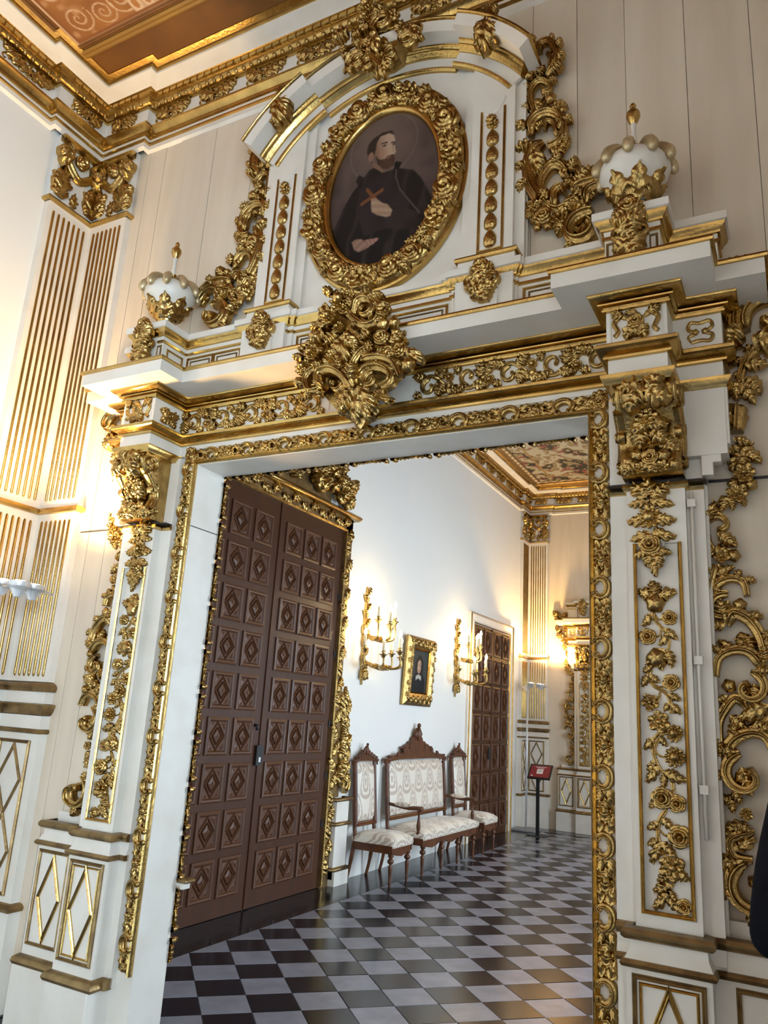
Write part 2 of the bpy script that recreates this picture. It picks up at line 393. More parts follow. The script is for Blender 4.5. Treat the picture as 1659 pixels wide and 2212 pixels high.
TR={'drop':[('L',1.364,2.549,1.366,2.619,0.03),('L',1.358,2.544,1.295,2.59,0.028),('L',1.369,2.543,1.439,2.583,0.028),('L',1.363,2.532,1.293,2.514,0.016),('L',1.366,2.532,1.444,2.511,0.017),('S',[(1.365,2.572),(1.363,2.515),(1.363,2.48)],0.011),('L',1.356,2.458,1.286,2.44,0.022),('L',1.372,2.457,1.449,2.441,0.022),('F',1.363,2.463,0.047),('L',1.365,2.401,1.298,2.376,0.019),('L',1.37,2.401,1.447,2.374,0.019),('L',1.376,2.4,1.402,2.416,0.014),('R',1.361,2.353,0.04),('L',1.353,2.329,1.305,2.306,0.016),('L',1.379,2.328,1.432,2.32,0.016),('L',1.368,2.322,1.341,2.274,0.019),('L',1.378,2.322,1.403,2.271,0.019),('L',1.373,2.3,1.373,2.234,0.016)],
'vine':[('L',1.367,2.149,1.316,2.18,0.021),('L',1.377,2.149,1.436,2.177,0.021),('L',1.372,2.16,1.368,2.209,0.024),('B',1.371,2.127,0.032),('S',[(1.368,2.106),(1.361,2.074),(1.384,2.042),(1.413,2.005),(1.414,1.964),(1.406,1.948)],0.006),('S',[(1.365,2.085),(1.38,2.066),(1.405,2.068)],0.004),('L',1.36,2.09,1.33,2.042,0.014),('R',1.42,2.071,0.026),('S',[(1.389,2.039),(1.383,2.005),(1.357,1.994)],0.004),('L',1.399,2.032,1.44,1.995,0.013),('R',1.34,2.0,0.029),('L',1.416,2.011,1.387,1.969,0.01),('B',1.37,1.921,0.032),('L',1.406,1.953,1.427,1.897,0.018),('L',1.401,1.953,1.34,1.905,0.021),('L',1.401,1.948,1.379,1.885,0.016),('S',[(1.354,1.89),(1.338,1.853),(1.357,1.818),(1.396,1.794),(1.415,1.755),(1.413,1.72)],0.007),('L',1.352,1.89,1.321,1.871,0.012),('L',1.338,1.859,1.32,1.817,0.013),('L',1.343,1.854,1.373,1.834,0.012),('S',[(1.357,1.818),(1.382,1.814),(1.407,1.825)],0.004),('R',1.419,1.831,0.029),('S',[(1.377,1.799),(1.371,1.768),(1.351,1.757)],0.004),('F',1.343,1.757,0.03),('L',1.406,1.79,1.444,1.771,0.012),('L',1.414,1.755,1.442,1.721,0.013),('L',1.41,1.76,1.394,1.729,0.01),('F',1.373,1.688,0.037),('F',1.423,1.651,0.03),('S',[(1.402,1.67),(1.372,1.633),(1.353,1.598),(1.35,1.563)],0.006),('S',[(1.393,1.667),(1.356,1.63),(1.347,1.588),(1.356,1.546),(1.376,1.514),(1.413,1.496)],0.007),('L',1.351,1.632,1.323,1.589,0.012),('L',1.368,1.638,1.391,1.606,0.011),('S',[(1.35,1.593),(1.366,1.57),(1.394,1.563)],0.004),('F',1.423,1.568,0.034),('L',1.356,1.55,1.326,1.519,0.012),('L',1.365,1.532,1.33,1.476,0.014),('L',1.379,1.516,1.448,1.487,0.016),('L',1.383,1.51,1.382,1.462,0.012),('S',[(1.408,1.488),(1.412,1.456),(1.406,1.427)],0.006),('R',1.376,1.424,0.036),('R',1.424,1.41,0.029),('L',1.361,1.418,1.33,1.391,0.012),('S',[(1.389,1.388),(1.362,1.348),(1.354,1.297),(1.366,1.257),(1.379,1.225)],0.007),('L',1.359,1.339,1.323,1.316,0.013),('L',1.369,1.354,1.403,1.325,0.014),('S',[(1.358,1.316),(1.381,1.298),(1.409,1.299)],0.004),('R',1.43,1.301,0.037),('L',1.355,1.283,1.324,1.261,0.012),('L',1.362,1.275,1.407,1.242,0.016),('L',1.364,1.271,1.329,1.212,0.015),('F',1.403,1.197,0.043),('L',1.403,1.181,1.353,1.152,0.016),('L',1.405,1.181,1.452,1.17,0.016),('S',[(1.409,1.16),(1.389,1.122),(1.374,1.089)],0.005),('L',1.399,1.141,1.339,1.119,0.014),('L',1.384,1.112,1.344,1.058,0.015),('L',1.389,1.122,1.406,1.089,0.011),('R',1.435,1.076,0.024),('L',1.379,1.094,1.423,1.061,0.011)],
'side':[('S',[(1.845,3.196),(1.808,3.184),(1.757,3.152),(1.724,3.097),(1.707,3.034)],0.015),('L',1.73,3.091,1.801,3.1,0.023),('L',1.709,3.039,1.683,2.973,0.027),('L',1.718,3.033,1.781,2.99,0.03),('L',1.717,3.006,1.753,2.936,0.017),('B',1.687,2.87,0.04),('S',[(1.695,2.933),(1.688,2.902),(1.68,2.818)],0.03),('L',1.673,2.788,1.73,2.757,0.015),('L',1.681,2.755,1.76,2.703,0.019),('L',1.681,2.755,1.643,2.726,0.019),('L',1.686,2.734,1.652,2.675,0.02),('L',1.697,2.722,1.708,2.675,0.024),('F',1.705,2.642,0.039),('B',1.664,2.61,0.023),('B',1.725,2.597,0.022),('F',1.675,2.563,0.038),('B',1.624,2.545,0.019),('L',1.657,2.557,1.612,2.51,0.014),('L',1.656,2.542,1.659,2.502,0.012),('L',1.692,2.549,1.697,2.519,0.012),('L',1.554,2.459,1.597,2.527,0.019),('P',1.6,2.441,0.057,195,-260,0.015),('S',[(1.555,2.428),(1.557,2.383),(1.575,2.343),(1.554,2.319),(1.567,2.25)],0.012),('L',1.596,2.406,1.658,2.368,0.021),('L',1.562,2.338,1.629,2.345,0.021),('B',1.649,2.32,0.023),('F',1.608,2.317,0.028),('F',1.596,2.266,0.024),('L',1.584,2.247,1.638,2.279,0.014),('S',[(1.582,2.286),(1.568,2.238),(1.554,2.171)],0.013),('S',[(1.552,2.171),(1.583,2.214),(1.632,2.234),(1.676,2.216),(1.686,2.164)],0.016,0.5),('L',1.653,2.231,1.663,2.262,0.014),('P',1.602,2.122,0.057,70,300,0.015),('L',1.623,2.146,1.59,2.089,0.02),('B',1.661,2.129,0.023),('B',1.705,2.089,0.019),('L',1.606,2.054,1.547,2.047,0.018),('S',[(1.612,2.052),(1.634,2.099),(1.687,2.075),(1.725,2.011),(1.737,1.93)],0.019),('L',1.659,2.02,1.702,1.974,0.02),('B',1.661,2.01,0.018),('S',[(1.73,1.894),(1.689,1.952),(1.631,1.962),(1.578,1.931),(1.564,1.863)],0.018,0.5),('L',1.635,1.964,1.581,1.991,0.013),('P',1.673,1.826,0.06,80,-320,0.014),('L',1.691,1.844,1.695,1.783,0.019),('B',1.607,1.832,0.023),('L',1.601,1.796,1.56,1.777,0.011),('S',[(1.661,1.755),(1.626,1.791),(1.584,1.742),(1.563,1.692),(1.564,1.623),(1.569,1.554)],0.014),('L',1.606,1.726,1.645,1.684,0.02),('L',1.739,1.767,1.651,1.715,0.015),('L',1.736,1.724,1.665,1.677,0.019),('S',[(1.571,1.554),(1.606,1.634),(1.665,1.668),(1.716,1.659),(1.741,1.605)],0.02,0.5),('P',1.648,1.522,0.076,100,300,0.017),('L',1.634,1.551,1.649,1.464,0.025),('B',1.632,1.512,0.021),('L',1.611,1.418,1.561,1.443,0.017),('L',1.599,1.434,1.593,1.396,0.013),('F',1.642,1.392,0.022),('L',1.651,1.352,1.571,1.343,0.013),('S',[(1.663,1.336),(1.614,1.321),(1.582,1.295),(1.597,1.247),(1.653,1.242)],0.013),('P',1.659,1.151,0.089,110,350,0.021),('L',1.594,1.269,1.661,1.304,0.016)],
'upper':[('B',0.821,5.121,0.026),('S',[(0.906,4.843),(0.95,4.893),(0.962,4.97),(0.923,5.053),(0.878,5.057),(0.87,5.012)],0.018,0.5),('L',0.902,5.066,0.891,5.1,0.018),('L',0.939,5.031,0.954,5.03,0.015),('S',[(0.924,4.885),(0.934,4.944),(0.913,4.985)],0.01),('L',0.861,4.861,0.823,4.927,0.024),('L',0.866,4.865,0.882,4.909,0.021),('B',0.819,4.872,0.028),('S',[(0.84,4.646),(0.82,4.74),(0.83,4.811),(0.874,4.837),(0.922,4.793),(0.919,4.751),(0.891,4.756),(0.888,4.782)],0.017,0.4),('B',0.932,4.69,0.028),('B',0.976,4.643,0.026),('B',0.863,4.699,0.024),('B',0.991,4.602,0.019),('L',0.899,4.728,0.935,4.732,0.014),('S',[(0.828,4.511),(0.825,4.573),(0.863,4.616),(0.925,4.617),(0.981,4.563),(0.996,4.481),(0.969,4.42),(0.921,4.41)],0.023,0.55),('S',[(0.971,4.454),(0.953,4.532),(0.915,4.555),(0.9,4.521)],0.015,0.4),('L',0.848,4.595,0.869,4.545,0.015),('S',[(0.895,4.452),(0.845,4.41),(0.821,4.318),(0.832,4.215),(0.878,4.115)],0.027,0.8),('L',0.85,4.396,0.894,4.288,0.031),('L',0.936,4.39,1.008,4.395,0.019),('L',0.936,4.39,0.991,4.354,0.017),('S',[(1.025,4.2),(0.991,4.285),(0.932,4.31),(0.879,4.241),(0.883,4.148),(0.943,4.057),(1.001,4.051),(1.035,4.096)],0.023,0.6),('S',[(0.943,4.062),(0.947,4.14),(0.986,4.161),(1.003,4.122)],0.024,0.25),('L',0.962,4.295,0.966,4.342,0.025),('L',0.996,4.26,1.025,4.291,0.022),('L',0.986,4.264,1.006,4.206,0.017),('S',[(0.996,4.052),(1.054,4.068),(1.101,4.092)],0.016,0.8),('S',[(1.03,4.137),(1.12,4.147),(1.2,4.133),(1.262,4.075)],0.027,0.7),('L',1.054,4.163,1.073,4.199,0.024),('S',[(1.101,4.027),(1.111,4.089),(1.167,4.105),(1.226,4.07),(1.261,4.006)],0.02,0.6),('S',[(1.252,4.008),(1.226,4.043),(1.194,4.031)],0.011,0.4),('L',1.129,4.1,1.138,4.054,0.013),('R',0.833,4.106,0.03),('R',0.866,4.045,0.028),('R',0.904,4.012,0.044),('F',0.974,4.003,0.045),('B',0.869,3.969,0.02),('B',0.924,3.954,0.022),('F',0.967,3.947,0.026),('R',0.823,4.058,0.024),('F',1.046,4.026,0.024),('L',0.879,4.002,0.834,4.015,0.016),('P',1.102,3.885,0.099,70,330,0.025),('P',1.114,3.89,0.046,120,330,0.013)],
'crown':[('F',-0.086,5.567,0.058),('B',-0.096,5.51,0.019),('B',-0.043,5.534,0.018),('P',0.022,5.395,0.076,200,-330,0.02),('L',-0.039,5.466,0.031,5.495,0.029),('S',[(-0.073,5.451),(-0.133,5.434),(-0.131,5.364),(-0.08,5.324),(-0.06,5.371),(-0.095,5.422)],0.022,0.5),('L',-0.135,5.418,-0.161,5.377,0.02),('L',-0.18,5.411,-0.28,5.398,0.035),('F',0.086,5.422,0.042),('L',0.11,5.292,0.153,5.336,0.02),('L',0.125,5.285,0.25,5.276,0.032),('P',0.187,5.199,0.063,150,-330,0.019),('P',0.104,5.148,0.049,90,330,0.015),('S',[(-0.213,5.226),(-0.181,5.272),(-0.12,5.268),(-0.036,5.211),(0.041,5.112)],0.027,0.6),('P',-0.11,5.191,0.049,60,320,0.016),('P',-0.034,5.13,0.041,90,340,0.012),('L',0.052,5.12,0.011,5.045,0.024),('L',0.06,5.116,0.055,5.015,0.023),('L',0.072,5.112,0.111,5.038,0.023),('L',-0.02,5.315,-0.061,5.23,0.024),('L',-0.004,5.308,0.002,5.199,0.024),('L',0.023,5.313,0.048,5.234,0.02),('B',-0.035,5.356,0.027),('L',-0.201,5.268,-0.226,5.326,0.022),('P',-0.166,5.198,0.049,60,300,0.014),('L',0.21,5.256,0.266,5.182,0.026)],
'cart':[('S',[(0.05,3.514),(0.068,3.574),(0.109,3.588),(0.171,3.556),(0.205,3.5),(0.179,3.443),(0.106,3.447),(0.03,3.518)],0.025,0.8),('P',0.124,3.517,0.051,90,-320,0.016),('F',-0.024,3.603,0.064),('F',0.022,3.621,0.034),('L',-0.066,3.636,-0.119,3.685,0.022),('F',-0.001,3.557,0.036),('L',-0.096,3.596,-0.122,3.5,0.027),('F',-0.069,3.512,0.046),('L',-0.072,3.49,-0.184,3.48,0.022),('L',-0.159,3.479,-0.172,3.51,0.015),('F',-0.041,3.47,0.033),('L',-0.107,3.451,-0.155,3.387,0.034),('B',-0.149,3.427,0.034),('L',-0.048,3.439,-0.086,3.374,0.034),('F',-0.165,3.344,0.046),('B',-0.112,3.343,0.022),('F',-0.213,3.28,0.046),('B',-0.224,3.197,0.03),('L',-0.202,3.314,-0.264,3.334,0.019),('L',-0.185,3.393,-0.208,3.42,0.017),('L',-0.207,3.37,-0.244,3.386,0.017),('L',0.016,3.404,0.026,3.231,0.047),('L',0.013,3.392,-0.052,3.324,0.028),('L',0.032,3.388,0.107,3.321,0.028),('B',0.015,3.418,0.024),('B',0.129,3.383,0.029),('L',0.151,3.4,0.136,3.351,0.021),('B',0.221,3.43,0.037),('B',0.284,3.418,0.028),('F',0.24,3.484,0.039),('B',0.291,3.369,0.028),('R',0.231,3.346,0.041),('F',0.32,3.32,0.035),('R',0.319,3.27,0.04),('B',0.376,3.18,0.036),('L',0.251,3.312,0.256,3.243,0.025),('L',0.358,3.267,0.446,3.201,0.026),('L',0.273,3.312,0.349,3.345,0.018),('S',[(-0.101,3.328),(-0.028,3.266),(0.015,3.202),(0.076,3.128)],0.026,0.7),('S',[(-0.04,3.242),(-0.142,3.257),(-0.189,3.214),(-0.165,3.148),(-0.111,3.14),(-0.105,3.169),(-0.135,3.183)],0.021,0.4),('S',[(0.092,3.109),(0.049,3.179),(-0.029,3.227),(-0.095,3.216),(-0.09,3.163),(-0.059,3.14)],0.034,0.5),('P',-0.012,3.159,0.05,100,-320,0.016),('S',[(0.103,3.132),(0.079,3.23),(0.122,3.297),(0.189,3.306)],0.024,0.6),('S',[(0.103,3.141),(0.129,3.205),(0.205,3.216),(0.269,3.177),(0.276,3.13),(0.234,3.108)],0.034,0.5),('P',0.178,3.15,0.044,80,320,0.015),('S',[(0.121,3.258),(0.224,3.253),(0.297,3.21),(0.34,3.132)],0.023,0.5),('L',0.311,3.191,0.292,3.144,0.017),('L',0.101,3.107,0.014,3.048,0.033),('L',0.101,3.103,0.051,2.992,0.031),('L',0.11,3.102,0.118,2.942,0.034),('L',0.119,3.1,0.18,2.946,0.033),('L',0.133,3.102,0.229,2.988,0.034),('S',[(0.234,3.103),(0.237,3.061),(0.291,3.037)],0.022,0.5)]}
PT={'body':[(-0.371,0.214),(-0.272,0.297),(-0.183,0.303),(-0.029,0.202),(0.183,0.206),(0.272,0.198),(0.536,0.111),(0.681,-0.025),(0.867,-0.303),(0.904,-0.495),(0.849,-0.726),(0.664,-0.87),(0.377,-0.998),(0.183,-1.085),(-0.449,-1.037),(-0.646,-0.878),(-0.881,-0.621),(-0.939,-0.454),(-0.858,-0.367),(-0.719,-0.132),(-0.574,0.047),(-0.472,0.13),(-0.525,0.196),(-0.47,0.276)],
'face':[(-0.2,0.656),(-0.136,0.748),(0.046,0.736),(0.133,0.68),(0.171,0.59),(0.165,0.511),(0.194,0.439),(0.159,0.381),(0.157,0.303),(0.072,0.258),(-0.052,0.274),(-0.133,0.371),(-0.2,0.495)],
'hair':[(-0.354,0.559),(-0.328,0.66),(-0.243,0.72),(-0.081,0.761),(0.099,0.748),(0.154,0.668),(0.046,0.722),(-0.113,0.715),(-0.171,0.647),(-0.183,0.569),(-0.197,0.48),(-0.261,0.536),(-0.235,0.375),(-0.304,0.439)],
'beard':[(-0.188,0.472),(-0.101,0.396),(-0.009,0.381),(0.041,0.412),(0.157,0.414),(0.188,0.348),(0.171,0.26),(0.075,0.227),(-0.032,0.254),(-0.13,0.338)],
'neck':[(-0.226,0.394),(-0.11,0.313),(0.006,0.221),(-0.081,0.194),(-0.197,0.293)],
'collar':[(0.177,0.272),(0.209,0.303),(0.319,0.266),(0.287,0.206),(0.238,0.179),(0.186,0.192)],
'robe':[(-0.261,0.19),(-0.116,0.196),(0.188,0.138),(0.235,0.025),(0.316,-0.12),(0.484,-0.282),(0.493,-0.384),(0.142,-0.287),(0.078,-0.551),(-0.287,-0.579),(-0.47,-0.21),(-0.426,0.041)],
'hand':[(-0.203,-0.105),(-0.122,-0.115),(0.012,-0.208),(0.101,-0.239),(0.197,-0.336),(0.171,-0.406),(0.084,-0.402),(-0.081,-0.342),(-0.174,-0.285),(-0.197,-0.202)],
'sleeve':[(0.18,-0.332),(0.316,-0.324),(0.577,-0.414),(0.687,-0.548),(0.664,-0.666),(0.255,-0.598),(0.061,-0.534),(0.119,-0.408)],
'hand2':[(-0.507,-0.614),(-0.429,-0.592),(-0.319,-0.612),(-0.238,-0.689),(-0.162,-0.734),(-0.354,-0.771),(-0.449,-0.726)],
'fan':[(-0.281,-0.631),(-0.032,-0.647),(-0.012,-0.67),(-0.13,-0.722),(-0.235,-0.718)],
'c1':[(-0.374,-0.142),(-0.009,-0.031)],
'c2':[(-0.293,0.033),(-0.11,-0.138)],
'line':[(0.22,0.184),(0.22,0.093),(0.313,-0.095),(0.501,-0.287),(0.681,-0.472)],
'eye1':[(-0.029,0.569)],
'eye2':[(0.145,0.546)],
'ear':[(-0.267,0.47)],
'brow1':[(-0.081,0.61),(0.023,0.602)],
'brow2':[(0.104,0.579),(0.171,0.569)],
'mouth':[(0.061,0.39)],
'nose':[(0.128,0.522),(0.154,0.449)],
'head':[(-0.046,0.563)]}
# ================================================================ setting
def wallbox(name, a, b, c, d, e, f, m, label=None):
    return struct(MB().box(a, b, c, d, e, f).out(name, m), label)
YE = YW + FAR                                   # end wall of the far room
YB = 3.37                                       # rear face of the portal wall
wall_left = wallbox('wall_left', XL - .2, XL, -6, YB - .1, 0, ZC, 'plaster', 'white plaster left wall of the near room')
wall_left_far = wallbox('wall_left_far', XL - .2, XL, YB - .1, YE + .2, 0, ZC, 'plaster', 'white plaster left wall of the far room')
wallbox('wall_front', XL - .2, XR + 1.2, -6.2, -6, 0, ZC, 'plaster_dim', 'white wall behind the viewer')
wall_far = wallbox('wall_far', XL, XR, YE, YE + .2, 0, ZC, 'plank', 'cream end wall of the far room')
wall_back = MB()
OL, OR_, OT = X0 - 1.105, X0 + 1.105, 2.965     # opening
wall_back.box(XL, OL, YW + .012, YB, 0, ZC).box(OR_, XR, YW + .012, YB, 0, ZC).box(OL, OR_, YW + .012, YB, OT, ZC)
wall_back = struct(wall_back.out('wall_back', 'white'), 'wall of the carved portal between the two rooms')
seams = [XL, -3.98, -3.80, -3.65, -3.513, -3.20, -2.86, -2.5, -2.1, -1.7, -1.36, -1.023, -.79, -.554, -.279, -.003, .3, XR]
for i in range(len(seams) - 1):                 # vertical boards of the portal wall
    a, b = seams[i] + .0015, seams[i + 1] - .0015; dz = .002 * ((i * 5) % 3)
    mb = MB(); mb.box(a, b, YW - dz, YW + .013, OT, ZC)
    if a < OL: mb.box(a, min(b, OL), YW - dz, YW + .013, 0, OT)
    if b > OR_: mb.box(max(a, OR_), b, YW - dz, YW + .013, 0, OT)
    mb.out('plank', 'plank' if i % 2 else 'plank_b', wall_back)
wr = MB(); ys = [-6.0]  # unseen wall; recess depth shaped to keep daylight off the portal's right side
for a, b in WINY:
    wr.box(XR, XR + .95, ys[-1], a, 0, ZC); wr.box(XR, XR + .95, a, b, 3.45, ZC); wr.box(XR, XR + .95, a, b, -.02, .35); ys.append(b)
wr.box(XR, XR + .95, ys[-1], YE + .2, 0, ZC)
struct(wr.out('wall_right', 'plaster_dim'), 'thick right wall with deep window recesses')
for i, (a, b) in enumerate(WINY):
    mb = MB(); x = XR + .78; c = (a + b) / 2
    for y in (a, c, b): mb.box(x, x + .06, max(a, y - .04), min(b, y + .04), .35, 3.45)
    for z in (.35, 1.3, 2.35, 3.37): mb.box(x, x + .05, a, b, z, z + .08)
    struct(mb.out('window_%d' % (i + 1), 'white'), 'tall white window frame in its deep recess')
# ---------------- floor
floor = struct(MB().box(XL - .2, XR + .95, -6, YE, -.12, -.006).out('floor', 'grout'), 'black and white chequered stone floor')
TB = -3.83; HD = .198; JY = 4.604
def tile_mesh(half, m):
    g = .0018; r = HD - g * 1.4; mb = MB()
    pts = [(0, -r), (r, 0), (0, r)] if half else [(0, -r), (r, 0), (0, r), (-r, 0)]
    if half: pts = [(g, -r + g), (r, 0), (g, r - g)]
    n = len(pts); k = .985
    vs = [(x, y, -.008) for x, y in pts] + [(x, y, -.001) for x, y in pts] + [(x * k, y * k, 0) for x, y in pts]
    fs = [(i, (i + 1) % n, n + (i + 1) % n, n + i) for i in range(n)] + [(n + i, n + (i + 1) % n, 2 * n + (i + 1) % n, 2 * n + i) for i in range(n)] + [tuple(range(2 * n, 3 * n))]
    me = bpy.data.meshes.new('tile'); me.from_pydata(vs, [], fs); me.materials.append(MATS[m]); return me
TM = {(h, m): tile_mesh(h, m) for h in (0, 1) for m in ('tile_dark', 'tile_light')}
rest = {'tile_dark': MB(), 'tile_light': MB()}; ntile = 0
EB = 12.92                                      # far border begins
for i in range(0, 24):
    for j in range(-55, 43):
        if (i + j) % 2 == 0: continue
        x, y = TB + HD * i, JY + HD * j
        if y > EB - HD * .9 or x > XR - .1 or y < -5.8: continue
        if 3.0 < y < 3.4 and not (OL < x < OR_): continue
        m = 'tile_light' if i % 2 == 0 else 'tile_dark'
        vis = y > 3.3 and x < -.2335 * y + .35
        if vis and ntile < 300:
            o = bpy.data.objects.new('tile', TM[(1 if i == 0 else 0, m)]); link(o, floor, (x, y, .0005 * ((i * 7 + j * 3) % 3))); ntile += 1
        else:
            r = HD - .003; q = [(x, y - r), (x + r, y), (x, y + r), (x - r, y)] if i else [(x, y - r), (x + r, y), (x, y + r)]
            rest[m].add([(a, b, -.0005) for a, b in q], [tuple(range(len(q)))])
for m in rest: rest[m].out('tile_field', m, floor)['kind'] = 'stuff'
y = -6
while y < YE:                                   # black stone border along the left wall
    MB().box(XL, TB - .002, y, min(YE, y + 1.13), -.01, 0).out('border_slab', 'border_stone', floor); y += 1.133
for k in range(4): MB().box(TB + 1.1 * k, TB + 1.1 * k + 1.097, EB, YE, -.01, 0.0005).out('border_slab', 'border_stone', floor)
# ---------------- ceilings
ceil = struct(MB().box(XL - .2, XR + .3, -6, YB, ZC, ZC + .1).out('ceiling', 'ceiling_brown'), 'brown painted wooden ceiling of the near room')
ceil2 = struct(MB().box(XL - .2, XR + .3, YB, YE + .2, ZC, ZC + .1).out('ceiling_far', 'ceiling_ochre'), 'ceiling of the far room painted with dense ornament')
Pc = lambda s, t, d: (s, t, ZC - d)
def rect(x0, x1, y0, y1): return [(x0, y0), (x1, y0), (x1, y1), (x0, y1)]
strip(MB(), Pc, rect(-4.05, XR - .25, -2.6, 2.66), .06, .02, True).out('ceiling_moulding', 'ceiling_ochre', ceil)
mb = MB(); strip(mb, Pc, rect(-4.0, XR - .3, -2.55, 2.6), .03, .012, True); mb.out('ceiling_moulding', 'ceiling_brown', ceil)
def grid_paint(name, m, P, s0, s1, t0, t1, ns, nt, fn, parent, mask=None):
    me = bpy.data.meshes.new(name); vs = []; cs = []
    for j in range(nt + 1):
        for i in range(ns + 1):
            a, b = i / ns, j / nt; vs.append(P(s0 + (s1 - s0) * a, t0 + (t1 - t0) * b)); cs.append(fn(a, b))
    fs = []
    for j in range(nt):
        for i in range(ns):
            if mask and not mask((i + .5) / ns, (j + .5) / nt): continue
            k = j * (ns + 1) + i; fs.append((k, k + 1, k + ns + 2, k + ns + 1))
    c = Vector(vs[0]); me.from_pydata([tuple(Vector(v) - c) for v in vs], [], fs); me.materials.append(MATS[m])
    at = me.color_attributes.new('Col', 'FLOAT_COLOR', 'POINT'); fl = []
    for q in cs: fl += [q[0], q[1], q[2], 1]
    at.data.foreach_set('color', fl)
    o = bpy.data.objects.new(name, me); return link(o, parent, c)
def lerp(a, b, t): t = max(0, min(1, t)); return tuple(x + (y - x) * t for x, y in zip(a, b))
def hsh(i, j=0): v = sin(i * 127.1 + j * 311.7) * 43758.5453; return v - math.floor(v)
def vnoise(x, y):
    i, j = math.floor(x), math.floor(y); fx, fy = x - i, y - j; fx = fx * fx * (3 - 2 * fx); fy = fy * fy * (3 - 2 * fy)
    return (hsh(i, j) * (1 - fx) + hsh(i + 1, j) * fx) * (1 - fy) + (hsh(i, j + 1) * (1 - fx) + hsh(i + 1, j + 1) * fx) * fy
def fresco_near(a, b):                          # scroll painting: rust ground, cream tendrils, pale outline
    x, y = a * 1.6, b * 1.2                      # metres from the outer corner region
    ex, ey = min(x, 9), 1.2 - y
    e = min(x, ey); base = lerp((.23, .085, .025), (.36, .15, .045), vnoise(x * 9, y * 9))
    if e < .02: return (.55, .36, .22)
    if e < .035: return (.24, .09, .03)
    if ey < .14 and x > .55:
        k = (x * 11) % 1; r = hypot((k - .5) * 1.3, (ey - .085) * 9)
        return (.60, .42, .27) if .32 < r < .55 else ((.40, .17, .05) if r < .3 else (.52, .33, .2))
    for cx, cy, R, ph in ((.17, .16, .10, 0), (.36, .13, .09, 2), (.52, .16, .11, 4), (.15, .38, .10, 1), (.75, .3, .14, 3), (.17, .62, .12, 5), (.4, .5, .2, 2)):
        dx, dy = x - cx, ey - cy; r = hypot(dx, dy)
        if r < R:
            q = (r / R * 2.1 + atan2(dy, dx) / (2 * pi) * (1 if int(ph) % 2 else -1) + ph) % 1
            if q < .30: return lerp((.62, .44, .28), (.36, .16, .06), q / .3)
    v = vnoise(x * 16 + 3, y * 16)
    return lerp(base, (.46, .24, .11), (v - .62) * 4)
grid_paint('ceiling_painting', 'fresco', lambda s, t: (s, t, ZC - .006), -3.95, -2.35, 1.40, 2.60, 240, 180, fresco_near, ceil)
def fresco_far(a, b):
    x, y = a * 2.4, b * 3.6
    e = min(x, 3.6 - y)
    if e < .06: return (.30, .20, .10) if int((x + y) * 14) % 2 else (.55, .45, .30)
    if e < .09: return (.10, .06, .035)
    q = min(x, 3.6 - y) * 1.0
    u = (x * .8 + y * .9) * 4.5; v = (x * 1.1 - y * .7) * 4.5
    n = vnoise(u * 1.1, v * 1.1) + .5 * vnoise(u * 2.7 + 9, v * 2.7)
    sw = sin(6 * n + 2 * sin(v * 1.2) + u * .8)
    c = (.58, .53, .40) if sw > .5 else ((.30, .22, .12) if sw > .05 else ((.05, .05, .04) if sw < -.75 else ((.36, .10, .09) if vnoise(u * 2, v * 2 + 7) > .62 else (.42, .33, .19))))
    if .30 < e < .34: c = (.40, .27, .10)
    return tuple(q * .62 for q in c)
grid_paint('ceiling_painting', 'fresco', lambda s, t: (s, t, ZC - .006), -3.93, -1.53, 9.2, 12.80, 190, 280, fresco_far, ceil2)
mb = MB(); strip(mb, Pc, rect(-3.97, XR - .3, 3.7, 12.86), .09, .03, True); mb.out('ceiling_moulding', 'gold_old', ceil2)
